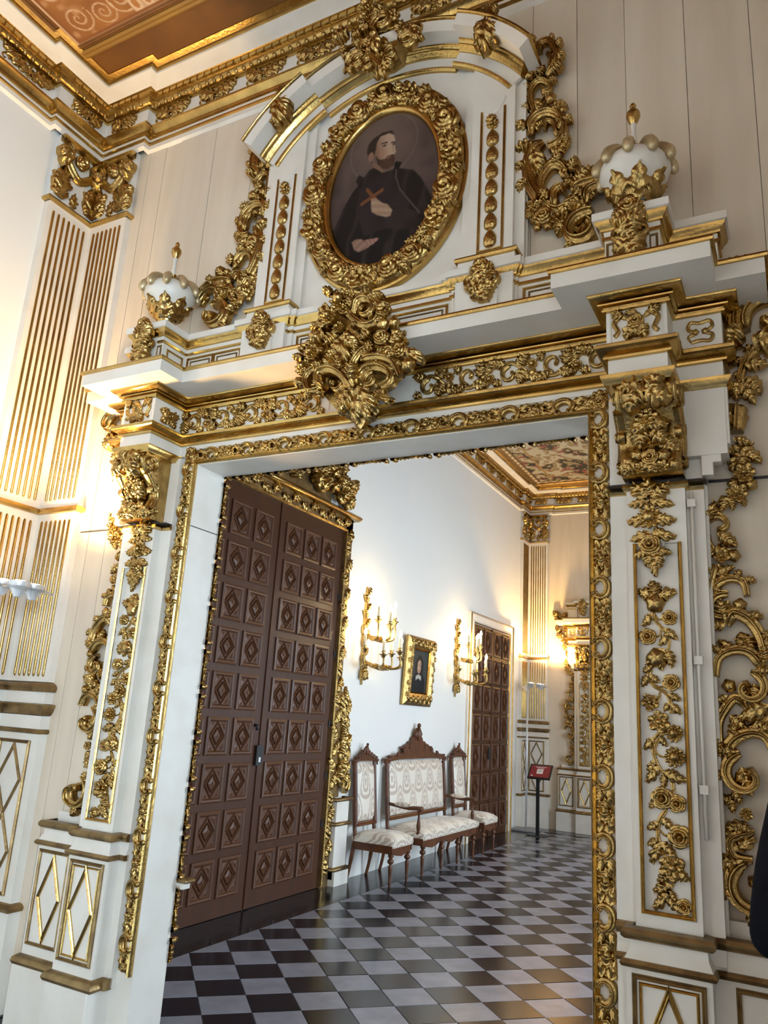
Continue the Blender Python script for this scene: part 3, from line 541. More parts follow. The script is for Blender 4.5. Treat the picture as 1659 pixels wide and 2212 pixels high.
# ---------------- room cornice
def cornice(name, path, label, dent_edges, cap=0):
    root = thing(name, label, 'cornice', (path[0][0], path[0][1], 5.39))
    def b(n, prof, m, sm=False): return sweep(MB(), path, prof, cap=cap).out(n, m, root, sm, angle=40)
    b('fascia', [(0, 5.385), (.022, 5.40), (.022, 5.432)], 'white')
    b('gold_line', [(.022, 5.432), (.036, 5.436), (.038, 5.446), (.03, 5.452)], 'gold_flat')
    b('fascia', [(.03, 5.452), (.032, 5.470)], 'white')
    b('gold_moulding', [(.032, 5.470), (.046, 5.474), (.050, 5.486), (.046, 5.496), (.052, 5.508), (.068, 5.520), (.080, 5.528), (.080, 5.545), (.05, 5.547)], 'gold_flat', True)
    fr = b('frieze', [(.05, 5.547), (.05, 5.676)], 'white')
    b('gold_bead', [(.05, 5.676), (.066, 5.678), (.066, 5.686), (.06, 5.688)], 'gold_flat')
    eg = b('egg_band', [(.062, 5.688), (.078, 5.69), (.094, 5.70), (.104, 5.716), (.104, 5.722)], 'gold', True)
    db = b('dentil_band', [(.104, 5.722), (.112, 5.724), (.122, 5.758), (.136, 5.762)], 'gold_flat')
    b('corona', [(.136, 5.762), (.150, 5.766), (.235, 5.782), (.235, 5.797)], 'white')
    b('top_moulding', [(.235, 5.797), (.252, 5.799), (.256, 5.810), (.272, 5.815), (.290, 5.822), (.292, 5.83)], 'gold_flat', True)
    dm = MB(); dm.box(-.024, .024, -.012, .013, 0, .030); dmesh = unit_mesh('dentil', dm, 'gold_flat'); dmesh.polygons.foreach_set('use_smooth', [False] * len(dmesh.polygons))
    em = MB(); em.ball((0, 0, 0), .017, 8, 5, (1, 1, 1.2)); emesh = unit_mesh('egg', em)
    for (p, q, lo, hi) in dent_edges:            # dentils and eggs, one by one
        p, q = Vector((*p, 0)), Vector((*q, 0)); d = (q - p); L = d.length; d.normalize(); nrm = Vector((d.y, -d.x, 0)); k = 0
        a = atan2(d.y, d.x); t = lo
        while t < hi:
            o = bpy.data.objects.new('dentil', dmesh); link(o, db, p + d * t + nrm * .116 + Vector((0, 0, 5.728))); o.rotation_euler = (0, 0, a)
            o = bpy.data.objects.new('egg', emesh); link(o, eg, p + d * (t + .03) + nrm * .088 + Vector((0, 0, 5.702)))
            t += .062
    return root, fr
def cornice_leaves(fr, P, basis, s0, s1, n, half=False):
    for k in range(n):
        s = s0 + (s1 - s0) * (k + .5) / n; t = 5.612; w = (s1 - s0) / n * .46
        inst('L', 'carved_leaf', P, basis, fr, s, t - .01, 0.25, w * .95, .10, .045, .004, 3); inst('L', 'carved_leaf', P, basis, fr, s, t - .01, pi - .25, w * .95, .10, .045, .004, 4)
        inst('F', 'carved_flower', P, basis, fr, s, t, .4, .040, .040, .03, .008, k); inst('L', 'carved_leaf', P, basis, fr, s, t, pi / 2, .06, .05, .03, .004, 0)
        mb = MB(); band(mb, P, spiral_pts(s - w * .72, t - .02, .03, 0, 300), lambda u: .009 * (1 - .5 * u), lambda u: .014, 0); mb.out('carved_scroll', 'gold', fr, True)
for off, nm in ((0, 'near'), (FAR, 'far')):
    yw = YW + off; pf = .05                      # entablature breaks forward over the corner pilaster
    lo = -6 if off == 0 else YB
    c, fr = cornice('room_cornice', [(XL, lo), (XL, yw - .46), (XL + pf, yw - .46), (XL + pf, yw - pf), (XL + .46, yw - pf), (XL + .46, yw), (XR, yw)],
                'gilded dentil cornice of the ' + ('near room above the oval portrait' if off == 0 else 'far room seen through the opening'),
                [((XL, lo), (XL, yw - .46), (7.5 if off == 0 else 4.6), (8.71 if off == 0 else 9.55)), ((XL + pf, yw - .46), (XL + pf, yw - pf), .02, .30), ((XL + pf, yw - pf), (XL + .46, yw - pf), .14, .40), ((XL + .46, yw), (XR, yw), .04, (3.3 if off == 0 else 1.5))])
    cornice_leaves(fr, plane_x(XL + .05), BASIS_X, (1.2 if off == 0 else 8.6), yw - .47, 3 if off == 0 else 9)
    cornice_leaves(fr, plane_x(XL + .05 + pf), BASIS_X, yw - .44, yw - .12, 1)
    cornice_leaves(fr, plane_yw(yw - .05), BASIS_Y, XL + .5, (X0 + .45 if off == 0 else XL + 1.7), 6 if off == 0 else 3)
    cornice_leaves(fr, plane_yw(yw - .05 - pf), BASIS_Y, XL + .14, XL + .44, 1)
# small square end block of the upper moulding beside the corner
# ---------------- corner pilaster
def corner_pilaster():
    r = thing('corner_pilaster', 'fluted white and gold corner pilaster of the near room left of the portal', 'pilaster', (XL, YW, 0))
    T = .05; W = .40
    path = lambda t, w: [(XL, YW - w), (XL + t, YW - w), (XL + t, YW - t), (XL + w, YW - t), (XL + w, YW)]
    def seg(n, t, w, z0, z1, m='white'): return sweep(MB(), path(t, w), [(0, z0), (0, z1)]).out(n, m, r)
    shaft = seg('shaft', T, W, 1.72, 4.86)
    seg('pedestal', T + .012, W + .015, .10, 1.44); seg('plinth', T + .03, W + .035, 0, .50)
    seg('capital_block', T, W - .01, 4.86, 5.40)
    def mould(n, prof, m='gold_flat'): return sweep(MB(), path(T, W), prof, cap=.04).out(n, m, r, True, angle=40)
    mould('neck_ring', [(0, 4.865), (.02, 4.868), (.026, 4.882), (.02, 4.895), (0, 4.898)])
    mould('middle_band', [(0, 2.755), (.018, 2.758), (.026, 2.775), (.018, 2.792), (0, 2.796)])
    mould('base_moulding', [(0, 1.66), (.03, 1.664), (.035, 1.69), (.022, 1.705), (.01, 1.712), (0, 1.716)], 'gold_old')
    mould('base_white', [(.0, 1.594), (.012, 1.596), (.012, 1.662), (0, 1.664)], 'white')
    mould('base_moulding', [(0, 1.53), (.02, 1.532), (.034, 1.552), (.044, 1.58), (.044, 1.592), (0, 1.595)], 'gold_old')
    mould('base_white', [(.0, 1.452), (.018, 1.454), (.018, 1.528), (0, 1.53)], 'white')
    mould('base_moulding', [(0, 1.425), (.024, 1.428), (.03, 1.44), (.024, 1.452), (0, 1.454)], 'gold_old')
    mould('foot_moulding', [(.01, .50), (.05, .502), (.056, .52), (.04, .535), (.012, .54)], 'gold_old')
    Px, Py = plane_x(XL + T), plane_yw(YW - T)
    for z0, z1 in ((1.76, 2.70), (2.85, 4.80)):
        for k in range(7):
            s = T + .028 + (W - T - .055) * (k + .5) / 7
            for P, sg in ((Px, lambda q: YW - q), (Py, lambda q: XL + q)):
                mb = MB(); cx = sg(s); w = .0095; n = 6; pts = [(-w, z0, 0)]
                vs = []; fs = []
                for zz, sc in ((z0 - .012, .15), (z0 - .004, .8), (z0 + .004, 1), (z1 - .004, 1), (z1 + .004, .8), (z1 + .012, .15)):
                    for i in range(n + 1): a = pi * i / n; vs.append(P(cx + w * sc * cos(a), zz, .010 * sc * sin(a)))
                for q in range(5):
                    for i in range(n): b = q * (n + 1) + i; fs.append((b, b + 1, b + n + 2, b + n + 1))
                mb.add(vs, fs); mb.out('flute', 'gold_flat', shaft, True)
    for P, B, sg in ((plane_x(XL + T), BASIS_X, lambda q: YW - q), (plane_yw(YW - T), BASIS_Y, lambda q: XL + q)):
        cb = MB(); strip(cb, P, [(sg(T + .01), 5.36), (sg(W), 5.36)], .05, .05); cb = cb.out('abacus', 'gold_flat', r)
        for s, w in ((T + .04, .13), (T + .29, .15)):                # acanthus of the corinthian capital
            inst('L', 'acanthus_leaf', P, B, cb, sg(s), 4.90, pi / 2, .28, w, .05, .004, 0)
            for e in (-1, 1): inst('L', 'acanthus_leaf', P, B, cb, sg(s + e * .012), 4.92, pi / 2 - e * .6, .13, .07, .04, .003, 3); inst('L', 'acanthus_leaf', P, B, cb, sg(s + e * .012), 5.01, pi / 2 - e * .7, .12, .07, .04, .003, 3)
        inst('L', 'acanthus_leaf', P, B, cb, sg(T + .175), 4.90, pi / 2, .13, .07, .03, .002, 0)
        for s, sgn in ((T + .02, 1), (W - .03, -1)):
            a = sg(s); e = 1 if sg(1) > sg(0) else -1
            mb = MB(); band(mb, P, spiral_pts(a, 5.27, .065, 90 if sgn * e > 0 else 90, 400 * sgn * e * -1, 30), lambda u: .02 * (1 - .6 * u), lambda u: .05 + .03 * u, .01); mb.out('volute', 'gold', r, True)
            inst('L', 'acanthus_leaf', P, B, cb, a, 5.30, -pi / 2, .16, .11, .07, .03, 0)
        a, b = sg(T + .06), sg(W - .06)
        pts = [(p[0], p[1]) for p in catmull([(a, 5.22, 0), ((a + b) / 2, 5.13, 0), (b, 5.22, 0)], 8)]
        mb = MB(); band(mb, P, pts, lambda u: .03, lambda u: .045, .01); mb.out('swag', 'gold', r, True)
        inst('R', 'carved_rose', P, B, cb, (a + b) / 2, 5.27, 0, .055, .055, .06, .02, 0)
        s0, s1 = sorted((sg(T + .05), sg(W - .05))); pn = MB()
        strip(pn, P, rect(s0, s1, .58, 1.38), .018, .014, True, .012); o = pn.out('panel_frame', 'gold_old', r)
        c = (s0 + s1) / 2; i0, i1 = s0 + .03, s1 - .03
        for (z0, z1) in ((.60, .985), (.985, 1.36)):
            zc = (z0 + z1) / 2; dm = MB(); strip(dm, P, [(c, z0), (i1, zc), (c, z1), (i0, zc)], .016, .012, True, .012); dm.out('lozenge', 'gold_old', o)
    return r
cp = corner_pilaster()
cp2 = copy_tree(cp, None, cp.location + Vector((0, FAR, 0))); cp2['label'] = 'fluted white and gold corner pilaster at the far end beside the second dark door'
cp['group'] = cp2['group'] = 'corner pilasters'
# ================================================================ portal (all x as distance from the portal axis)
YK = YW - .006                                  # backs of the portal pieces rest on the boards
PW = lambda s: X0 + s
# ---------------- opening frame: reveals are the wall itself; carved architrave around the opening
fr = thing('doorway_frame', 'carved gilt frame of scrolls around the tall opening', 'door frame', (X0, 3.15, 0))
mb = MB()
for sg in (-1, 1): mb.box(PW(sg * 1.105), PW(sg * 1.24), 3.14, YK, 0, 3.06)
mb.box(PW(-1.105), PW(1.105), 3.14, YK, 2.965, 3.06); fbase = mb.out('frame_board', 'white', fr)
PF = plane_y(3.14)
mb = MB()
strip(mb, PF, [(-1.118, .36), (-1.118, 2.978), (1.118, 2.978), (1.118, .36)], .026, .022); mb.out('gold_fillet', 'gold_flat', fr)
def motif_mesh():                                # one repeat of the frame carving; local x along, y across (+y is outward), z out
    P = lambda s, t, d: (s, t, d); mb = MB(); R = .029
    band(mb, P, [(R * 1.3 * cos(radians(a)), -.006 + R * sin(radians(a))) for a in range(-50, 231, 20)], lambda u: .011 + .005 * sin(pi * u), lambda u: .032, .008)
    lf = make_leaf(.5, 2); lg = make_leaf(-.4, 2)
    def put(src, x, y, th, L, W, H, z=0): mb.add([(x + L * v[0] * cos(th) - W * v[1] * sin(th), y + L * v[0] * sin(th) + W * v[1] * cos(th), z + H * v[2]) for v in src.v], src.f)
    for sg in (-1, 1):
        band(mb, P, spiral_pts(sg * .024, -.026, .013, 90 - sg * 90, sg * -320, 14), lambda u: .006 * (1 - .4 * u), lambda u: .026, .008)
        a = 0 if sg > 0 else pi
        put(lf if sg > 0 else lg, sg * .034, .012, a + sg * .12, .085, .042, .024); put(lg if sg > 0 else lf, sg * .040, -.020, a, .085, .034, .022)
        put(lf, sg * .085, 0, a - sg * .2, .050, .060, .026)
        mb.add([(sg * .03, -.034, .002), (sg * .125, -.034, .002), (sg * .125, .034, .004), (sg * .045, .034, .004)], [(0, 1, 2, 3)])
    mb.ball((.122, .002, .010), .016, 8, 6, (1, 1, .9)); mb.ball((.122, .024, .008), .011, 8, 5); mb.ball((.122, -.022, .008), .011, 8, 5)
    return unit_mesh('frame_scroll', mb)
FM = motif_mesh()
def frame_scroll(s, t, th, flip, sx=1):
    o = bpy.data.objects.new('frame_scroll', FM); link(o, fbase, PF(s, t, .002)); o.rotation_mode = 'QUATERNION'
    o.rotation_quaternion = BASIS_Y(th).to_quaternion(); o.scale = (sx, (1.0 if not flip else -1.0), 1.15); return o
mb = MB()                                        # smooth white linings of the reveals
for sg in (-1, 1): mb.box(PW(sg * 1.1055), PW(sg * 1.101), 3.141, YB + .004, 0, 2.966)
mb.box(PW(-1.101), PW(1.101), 3.141, YB + .004, 2.961, 2.966); mb.out('reveal_lining', 'white', fr)
mb = MB(); mb.box(PW(-1.1015), PW(-1.0995), 3.14, YB, 2.604, 2.609); mb.out('joint_line', 'black', fr)
mb = MB()                                        # ledge of the rear face, seen past the left reveal
mb.bbox(PW(-1.32), PW(-1.055), YB + .004, YB + .06, .715, .745, .004); mb.out('rear_ledge', 'white', fr)
MB().bbox(PW(-1.32), PW(-1.035), YB + .004, YB + .075, .745, .770, .008).out('rear_moulding', 'gold_old', fr)
def rear_scroll(s, t, th, flip):                 # matching carving on the rear side, its edge shows past the reveal
    o = bpy.data.objects.new('rear_frame_scroll', FM); link(o, fbase, (PW(s), YB + .012, t)); o.rotation_mode = 'QUATERNION'
    o.rotation_quaternion = (Matrix.Rotation(pi, 3, 'Z') @ BASIS_Y(th)).to_quaternion(); o.scale = (1.0, (1.0 if not flip else -1.0), 1.15)
for k in range(11): rear_scroll(-1.118, .50 + .2435 * k, pi / 2, True)
for k in range(9): rear_scroll(-1.0 + 2.0 * k / 8, 2.985, 0, False)
for k in range(9): frame_scroll(-1.0 + 2.0 * k / 8, 3.017, 0, False, 1.04)
for sg in (-1, 1):
    for k in range(11): frame_scroll(sg * 1.157, .50 + .2435 * k, pi / 2, sg > 0, 1.0)
    inst('R', 'corner_rosette', PF, BASIS_Y, fbase, sg * 1.155, 3.015, .3, .036, .036, .03, .01)
# ---------------- pilaster with pedestal, panel, vine and console capital (built on the right, mirrored to the left)
def portal_pilaster():
    r = thing('portal_pilaster', 'right gilded pilaster of the portal with vine relief, pedestal and console capital', 'pilaster', (PW(1.38), 3.05, 0))
    YP = 3.05
    mb = MB(); mb.box(PW(1.20), PW(1.275), 3.10, YK, .30, 3.0); mb.box(PW(1.495), PW(1.56), 3.09, YK, .30, 3.0); mb.out('backing_strip', 'white', r)
    mb = MB()                                    # shaft with a sunk panel
    a, b, i0, i1, z0, z1 = 1.275, 1.495, 1.302, 1.468, 1.045, 2.36
    mb.box(PW(a), PW(b), YP + .02, YK, .98, 2.60)
    for q in ((a, i0, .98, 2.60), (i1, b, .98, 2.60), (i0, i1, .98, z0), (i0, i1, z1, 2.60)): mb.box(PW(q[0]), PW(q[1]), YP, YP + .021, q[2], q[3])
    sh = mb.out('shaft', 'white', r)
    P = plane_y(YP); mb = MB(); strip(mb, P, [(i0, z1), (i0, z0), (i1, z0), (i1, z1)], .014, .010); mb.out('panel_moulding', 'gold_flat', r)
    mb = MB(); strip(mb, P, [(1.36, 2.36), (1.36, 2.30), (1.376, 2.30), (1.376, 2.285), (1.394, 2.285), (1.394, 2.30), (1.41, 2.30), (1.41, 2.36)], .008, .006); mb.out('panel_crest', 'white', r)
    relief(TR['drop'], plane_y(YP), BASIS_Y, sh, zo=1.15, ls=1.25, fs=1.1)
    relief(TR['vine'], plane_y(YP + .02), BASIS_Y, sh, zo=1.3, ls=1.3, fs=1.15, ws=1.35)
    # pedestal
    mb = MB(); mb.box(PW(1.245), PW(1.52), 3.02, YK, .34, .90); ped = mb.out('pedestal', 'white', r)
    mb = MB(); mb.bbox(PW(1.235), PW(1.53), 2.995, YK, 0, .30, .006); mb.out('plinth', 'white', r)
    PP = plane_y(3.02)
    mb = MB(); strip(mb, PP, rect(1.272, 1.493, .40, .845), .016, .012, True); f2 = mb.out('pedestal_panel', 'gold_old', r)
    mb = MB(); strip(mb, PP, rect(1.292, 1.473, .42, .825), .010, .008, True); mb.out('inner_frame', 'gold_flat', f2)
    mb = MB(); strip(mb, PP, [(1.3825, .43), (1.462, .6225), (1.3825, .815), (1.303, .6225)], .018, .012, True); mb.out('lozenge', 'gold_flat', f2)
    path = [(PW(1.20), 3.09), (PW(1.245), 3.09), (PW(1.245), 3.02), (PW(1.52), 3.02), (PW(1.52), 3.09), (PW(1.56), 3.09)]
    def mo(n, prof, m): return sweep(MB(), path, prof, cap=.02).out(n, m, r, True, angle=40)
    mo('top_moulding', [(-.02, .955), (.004, .957), (.014, .966), (.016, .980), (.008, .992), (-.02, .997)], 'gold_old')
    mo('white_cove', [(-.012, .955), (-.010, .925), (.000, .905), (.006, .895)], 'white')
    mo('lower_moulding', [(0, .868), (.014, .872), (.020, .884), (.012, .895), (0, .897)], 'gold_old')
    mo('foot_moulding', [(0, .295), (.028, .297), (.036, .312), (.030, .330), (.010, .343), (0, .345)], 'gold_old')
    # joint between the lower and upper parts of the portal
    mb = MB(); mb.box(PW(1.20), PW(1.57), 3.047, 3.12, 2.6035, 2.6085); mb.out('joint_gap', 'black', r)
    path2 = [(PW(1.20), 3.10), (PW(1.275), 3.10), (PW(1.275), 3.05), (PW(1.495), 3.05), (PW(1.495), 3.09), (PW(1.56), 3.09)]
    sweep(MB(), path2, [(0, 2.575), (.010, 2.578), (.016, 2.588), (.012, 2.600), (0, 2.602)], cap=.02).out('neck_moulding', 'gold_flat', r, True, angle=40)
    # console capital: S-shaped bracket with side volutes
    prof = [(3.06, 2.62), (3.00, 2.625), (2.975, 2.66), (2.985, 2.70), (3.005, 2.74), (2.995, 2.79), (2.955, 2.85), (2.915, 2.90), (2.895, 2.945), (2.91, 2.975), (2.95, 2.985)]
    pr = [(p[0], p[1]) for p in catmull([(y, z, 0) for y, z in prof], 4)]
    mb = MB(); n = len(pr); cols = (1.268, 1.285, 1.295, 1.32, 1.345, 1.3825, 1.42, 1.445, 1.47, 1.48, 1.497); dep = (0, .012, .012, 0, -.006, .004, -.006, 0, .012, .012, 0); vs = []; fs = []
    for s, d in zip(cols, dep):
        for (y, z) in pr: vs.append((PW(s), y - d, z))
    for i in range(len(cols) - 1):
        for k in range(n - 1): fs.append((i * n + k, i * n + n + k, i * n + n + k + 1, i * n + k + 1))
    mb.add(vs, fs)
    for s, e in ((1.268, 0), (1.497, 1)):
        ring = [(PW(s), y, z) for y, z in pr] + [(PW(s), YK, 2.985), (PW(s), YK, 2.62)]; mb.add(ring, [tuple(range(len(ring))) if e else tuple(range(len(ring) - 1, -1, -1))])
    cap = mb.out('console_capital', 'gold', r, True, angle=50)
    for s, sg in ((1.497, 1), (1.268, -1)):      # side volutes
        Q = lambda a, t, d, s=s, sg=sg: (PW(s) + sg * d, a, t)
        for cy, cz, R, a0, sw, ww in ((2.945, 2.925, .050, 250, 420, .013), (2.985, 2.79, .032, 60, -400, .010), (3.005, 2.668, .030, 240, 400, .009)):
            m2 = MB(); band(m2, Q, spiral_pts(cy, cz, R, a0, sw, 30, .8), lambda u: ww * (1 - .6 * u), lambda u: .022, 0); m2.out('volute', 'gold', cap, True)
        m2 = MB(); band(m2, Q, [(p[0], p[1]) for p in catmull([(2.93, 2.87, 0), (2.98, 2.82, 0), (3.02, 2.76, 0), (3.01, 2.70, 0), (2.985, 2.67, 0)], 5)], lambda u: .014, lambda u: .02, 0); m2.out('volute_band', 'gold', cap, True)
    PK = lambda s, t, d: (PW(s), _ky(pr, t) - d, t)
    cx = 1.3825
    for it in [('L', cx, 2.87, cx, 3.01, .06), ('L', cx, 2.92, cx - .09, 2.985, .05), ('L', cx, 2.92, cx + .08, 2.985, .05), ('L', cx - .01, 2.93, cx - .085, 2.86, .05), ('L', cx + .01, 2.93, cx + .085, 2.86, .05), ('F', cx - .005, 2.845, .045), ('L', cx, 2.83, cx - .07, 2.79, .03), ('L', cx, 2.83, cx + .07, 2.79, .03), ('B', cx + .01, 2.785, .028), ('L', cx + .02, 2.80, cx + .05, 2.73, .04), ('L', cx - .02, 2.80, cx - .06, 2.73, .04), ('L', cx + .05, 2.76, cx + .09, 2.69, .04), ('B', cx - .05, 2.70, .026), ('R', cx, 2.685, .034), ('B', cx + .05, 2.69, .026), ('B', cx - .085, 2.675, .02), ('L', cx - .06, 2.66, cx - .11, 2.63, .03), ('F', cx - .04, 2.645, .026), ('F', cx + .045, 2.645, .026), ('B', cx + .09, 2.65, .022), ('L', cx, 2.66, cx, 2.615, .04), ('S', [(cx - .1, 2.97), (cx - .098, 2.88), (cx - .09, 2.80)], .010), ('S', [(cx + .1, 2.97), (cx + .1, 2.88), (cx + .094, 2.80)], .012)]:
        relief([it], PK, BASIS_Y, cap, d0=.006, zo=1.25)
    return r
def _ky(pr, t):
    for (y0, z0), (y1, z1) in zip(pr, pr[1:]):
        if z0 <= t <= z1: return y0 + (y1 - y0) * (t - z0) / (z1 - z0 + 1e-9)
    return pr[0][0] if t < pr[0][1] else 2.90
def mirrored(o, label):
    c = copy_tree(o, None, Vector((2 * X0 - o.location.x, o.location.y, o.location.z)), True); c['label'] = label; return c
pr_ = portal_pilaster()
pl_ = mirrored(pr_, 'left gilded pilaster of the portal with vine relief, pedestal and console capital')
pr_['group'] = pl_['group'] = 'portal pilasters'
# ---------------- outer pedestal with scroll carving climbing beside the pilaster
def side_carving():
    r = thing('side_scroll_carving', 'gilt scroll carving on a white pedestal along the right outer edge of the portal', 'carving', (PW(1.70), 3.10, 0))
    mb = MB(); mb.box(PW(1.56), PW(1.84), 3.09, YK, .34, .90); mb.out('pedestal', 'white', r)
    mb = MB(); mb.bbox(PW(1.535), PW(1.865), 3.06, YK, 0, .30, .006); mb.out('plinth', 'white', r)
    mb = MB(); mb.box(PW(1.555), PW(1.57), 3.125, YK, .99, 2.60); mb.box(PW(1.56), PW(1.80), 3.155, YK, .96, 1.04); back = mb.out('backing_board', 'white', r)
    path = [(PW(1.535), 3.09), (PW(1.84), 3.09), (PW(1.84), YK)]
    for n, prof, m in (('top_moulding', [(-.02, .955), (.004, .957), (.014, .966), (.016, .980), (.008, .992), (-.02, .997)], 'gold_old'), ('white_cove', [(-.012, .955), (-.010, .925), (.000, .905), (.006, .895)], 'white'),
                       ('lower_moulding', [(0, .868), (.014, .872), (.020, .884), (.012, .895), (0, .897)], 'gold_old'), ('foot_moulding', [(0, .295), (.028, .297), (.036, .312), (.030, .330), (.010, .343), (0, .345)], 'gold_old')):
        sweep(MB(), path, prof, cap=.02).out(n, m, r, True, angle=40)
    PP = plane_y(3.09); mb = MB(); strip(mb, PP, rect(1.592, 1.812, .40, .845), .016, .012, True); f2 = mb.out('pedestal_panel', 'gold_old', r)
    mb = MB(); strip(mb, PP, [(1.702, .43), (1.78, .6225), (1.702, .815), (1.624, .6225)], .018, .012, True); mb.out('lozenge', 'gold_flat', f2)
    relief(TR['side'], plane_y(3.175), BASIS_Y, back, zo=1.5, d0=.005, spread=.03, ws=1.45, ls=1.3, fs=1.1, foliage=True)
    # scroll bracket beside the entablature
    P = plane_y(3.16)
    relief([('P', 1.83, 3.30, .10, 210, -330, .035), ('S', [(1.71, 3.22), (1.70, 3.32), (1.74, 3.42)], .03), ('L', 1.76, 3.20, 1.90, 3.16, .06), ('L', 1.70, 3.28, 1.69, 3.16, .05), ('F', 1.86, 3.42, .04), ('L', 1.84, 3.44, 1.93, 3.52, .05), ('P', 1.74, 3.53, .06, 300, 330, .02), ('L', 1.76, 3.50, 1.72, 3.60, .05), ('P', 1.90, 3.54, .07, 220, -320, .022), ('L', 1.86, 3.52, 1.95, 3.62, .06)], P, BASIS_Y, back, zo=1.5)
    return r
sr_ = side_carving(); sl_ = mirrored(sr_, 'gilt scroll carving on a white pedestal along the left outer edge of the portal')
sr_['group'] = sl_['group'] = 'outer scroll carvings of the portal'
# ---------------- entablature
def entablature():
    r = thing('entablature', 'white entablature over the opening with gilt mouldings and vine frieze', 'entablature', (X0, 3.12, 2.96))
    def pth(f, b, w0, w1, g0, g1):               # f front of the main run, b of the blocks, w wing
        R = []
        for sg in (1, -1):
            q = [(f_, y_) for f_, y_ in ((0, f), (g0, f), (g0, b), (g1, b), (g1, w0), (w1, w0), (w1, YK))]
            R.append([(PW(sg * a), y) for a, y in q])
        return R[1][::-1][:-1] + R[0][1:]
    base = pth(3.13, 2.885, 3.04, 1.66, 1.24, 1.475)
    def b(n, prof, m, sm=True, path=base): return sweep(MB(), path, prof).out(n, m, r, sm, angle=40)
    blk = {}
    for sg in (1, -1):                            # lower band only over the pilasters and wings
        q = [(PW(sg * a), y) for a, y in ((1.20, 3.13), (1.24, 3.13), (1.24, 2.885), (1.475, 2.885), (1.475, 3.04), (1.66, 3.04), (1.66, YK))]
        if sg < 0: q = q[::-1]
        sweep(MB(), q, [(-.06, 2.972), (.004, 2.974), (.010, 2.985), (.022, 2.998), (.024, 3.012), (-.004, 3.016)]).out('lower_moulding', 'gold_flat', r, True, angle=40)
        mb = MB(); mb.box(PW(sg * 1.245), PW(sg * 1.47), 2.89, YK, 2.985, 3.34); mb.box(PW(sg * 1.47), PW(sg * 1.655), 3.045, YK, 2.70, 3.34); blk[sg] = mb.out('frieze_block', 'white', r)
        mb = MB(); mb.box(PW(sg * 1.56), PW(sg * 1.665), 3.05, 3.10, 2.74, 2.98); mb.box(PW(sg * 1.56), PW(sg * 1.63), 3.05, 3.10, 2.67, 2.75); mb.box(PW(sg * 1.56), PW(sg * 1.60), 3.05, 3.10, 2.62, 2.70); mb.out('stepped_bracket', 'white', r)
    mb = MB(); mb.box(PW(-1.24), PW(1.24), 3.134, YK, 3.058, 3.086); mb.out('fascia', 'white', r)
    for sg in (1, -1):
        q = [(PW(sg * a), y) for a, y in ((1.20, 3.13), (1.24, 3.13), (1.24, 2.885), (1.475, 2.885), (1.475, 3.04), (1.66, 3.04), (1.66, YK))]
        sweep(MB(), q if sg > 0 else q[::-1], [(-.004, 3.014), (-.004, 3.084)]).out('block_fascia', 'white', r)
    b('gold_cyma', [(-.004, 3.082), (.012, 3.084), (.014, 3.092), (.008, 3.095), (.014, 3.104), (.030, 3.112), (.042, 3.122), (.044, 3.134), (.034, 3.137), (.034, 3.142), (0, 3.148)], 'gold_flat')
    fz = b('frieze', [(0, 3.148), (0, 3.295)], 'white', False)
    b('bed_moulding', [(0, 3.293), (.014, 3.295), (.016, 3.303), (.008, 3.306), (.012, 3.314), (.028, 3.318), (.030, 3.324), (.022, 3.327), (.040, 3.334), (.058, 3.342), (.064, 3.350), (.064, 3.358)], 'gold_flat')
    top = pth(2.885, 2.715, 2.90, 1.83, 1.057, 1.656)
    # corona: soffit, fascia, gilt edge and top slab
    co = MB(); co.box(PW(-1.057), PW(1.057), 2.885, YK, 3.356, 3.421)
    for sg in (-1, 1):
        co.box(PW(sg * 1.057), PW(sg * 1.656), 2.715, YK, 3.356, 3.4205); co.box(PW(sg * 1.656), PW(sg * 1.83), 2.90, YK, 3.356, 3.42)
    co.out('corona', 'white', r)
    sweep(MB(), top, [(0, 3.420), (.010, 3.421), (.014, 3.430), (.010, 3.440), (-.005, 3.442)]).out('gilt_edge', 'gold_flat', r, True, angle=40)
    sl = MB()
    sl.box(PW(-1.06), PW(1.06), 2.889, YK, 3.422, 3.436)
    for sg in (-1, 1):
        sl.box(PW(sg * 1.061), PW(sg * 1.652), 2.719, YK, 3.422, 3.4357); sl.box(PW(sg * 1.652), PW(sg * 1.826), 2.904, YK, 3.422, 3.4354)
    sl.out('top_slab', 'white', r)
    # frieze vines
    Pz = plane_y(3.13)
    for sg in (-1, 1):
        k = 0; s = .30
        while s < 1.16:
            up = 1 if k % 2 == 0 else -1; zc = 3.222; c = sg * (s + .04)
            P_ = [('P', c, zc - up * .012, .045, 90 if up > 0 else 270, (300 if up * sg > 0 else -300), .011), ('S', [(sg * (s - .02), zc + up * .03), (sg * (s + .05), zc + up * .045), (sg * (s + .11), zc - up * .0), (sg * (s + .16), zc - up * .035)], .009, .8),
                  ('L', sg * (s + .07), zc + up * .03, sg * (s + .12), zc + up * .055, .02), ('L', sg * (s + .10), zc + up * .01, sg * (s + .10), zc - up * .055, .022), ('F', sg * (s + .145), zc + up * .022, .024), ('L', sg * (s + .12), zc - up * .02, sg * (s + .17), zc - up * .055, .02), ('L', sg * s, zc - up * .04, sg * (s - .03), zc - up * .058, .016), ('L', sg * (s + .02), zc + up * .035, sg * (s - .03), zc + up * .056, .018)]
            relief([p for p in P_], Pz, BASIS_Y, fz, d0=.002, zo=1.3, ws=1.35, ls=1.6, fs=1.15); s += .205; k += 1
        mb = MB(); strip(mb, Pz, rect(*sorted((sg * .24, sg * 1.21)), 3.158, 3.287), .006, .004, True); mb.out('frieze_panel', 'white', r)
        Pb = plane_y(2.885); c = sg * 1.3575
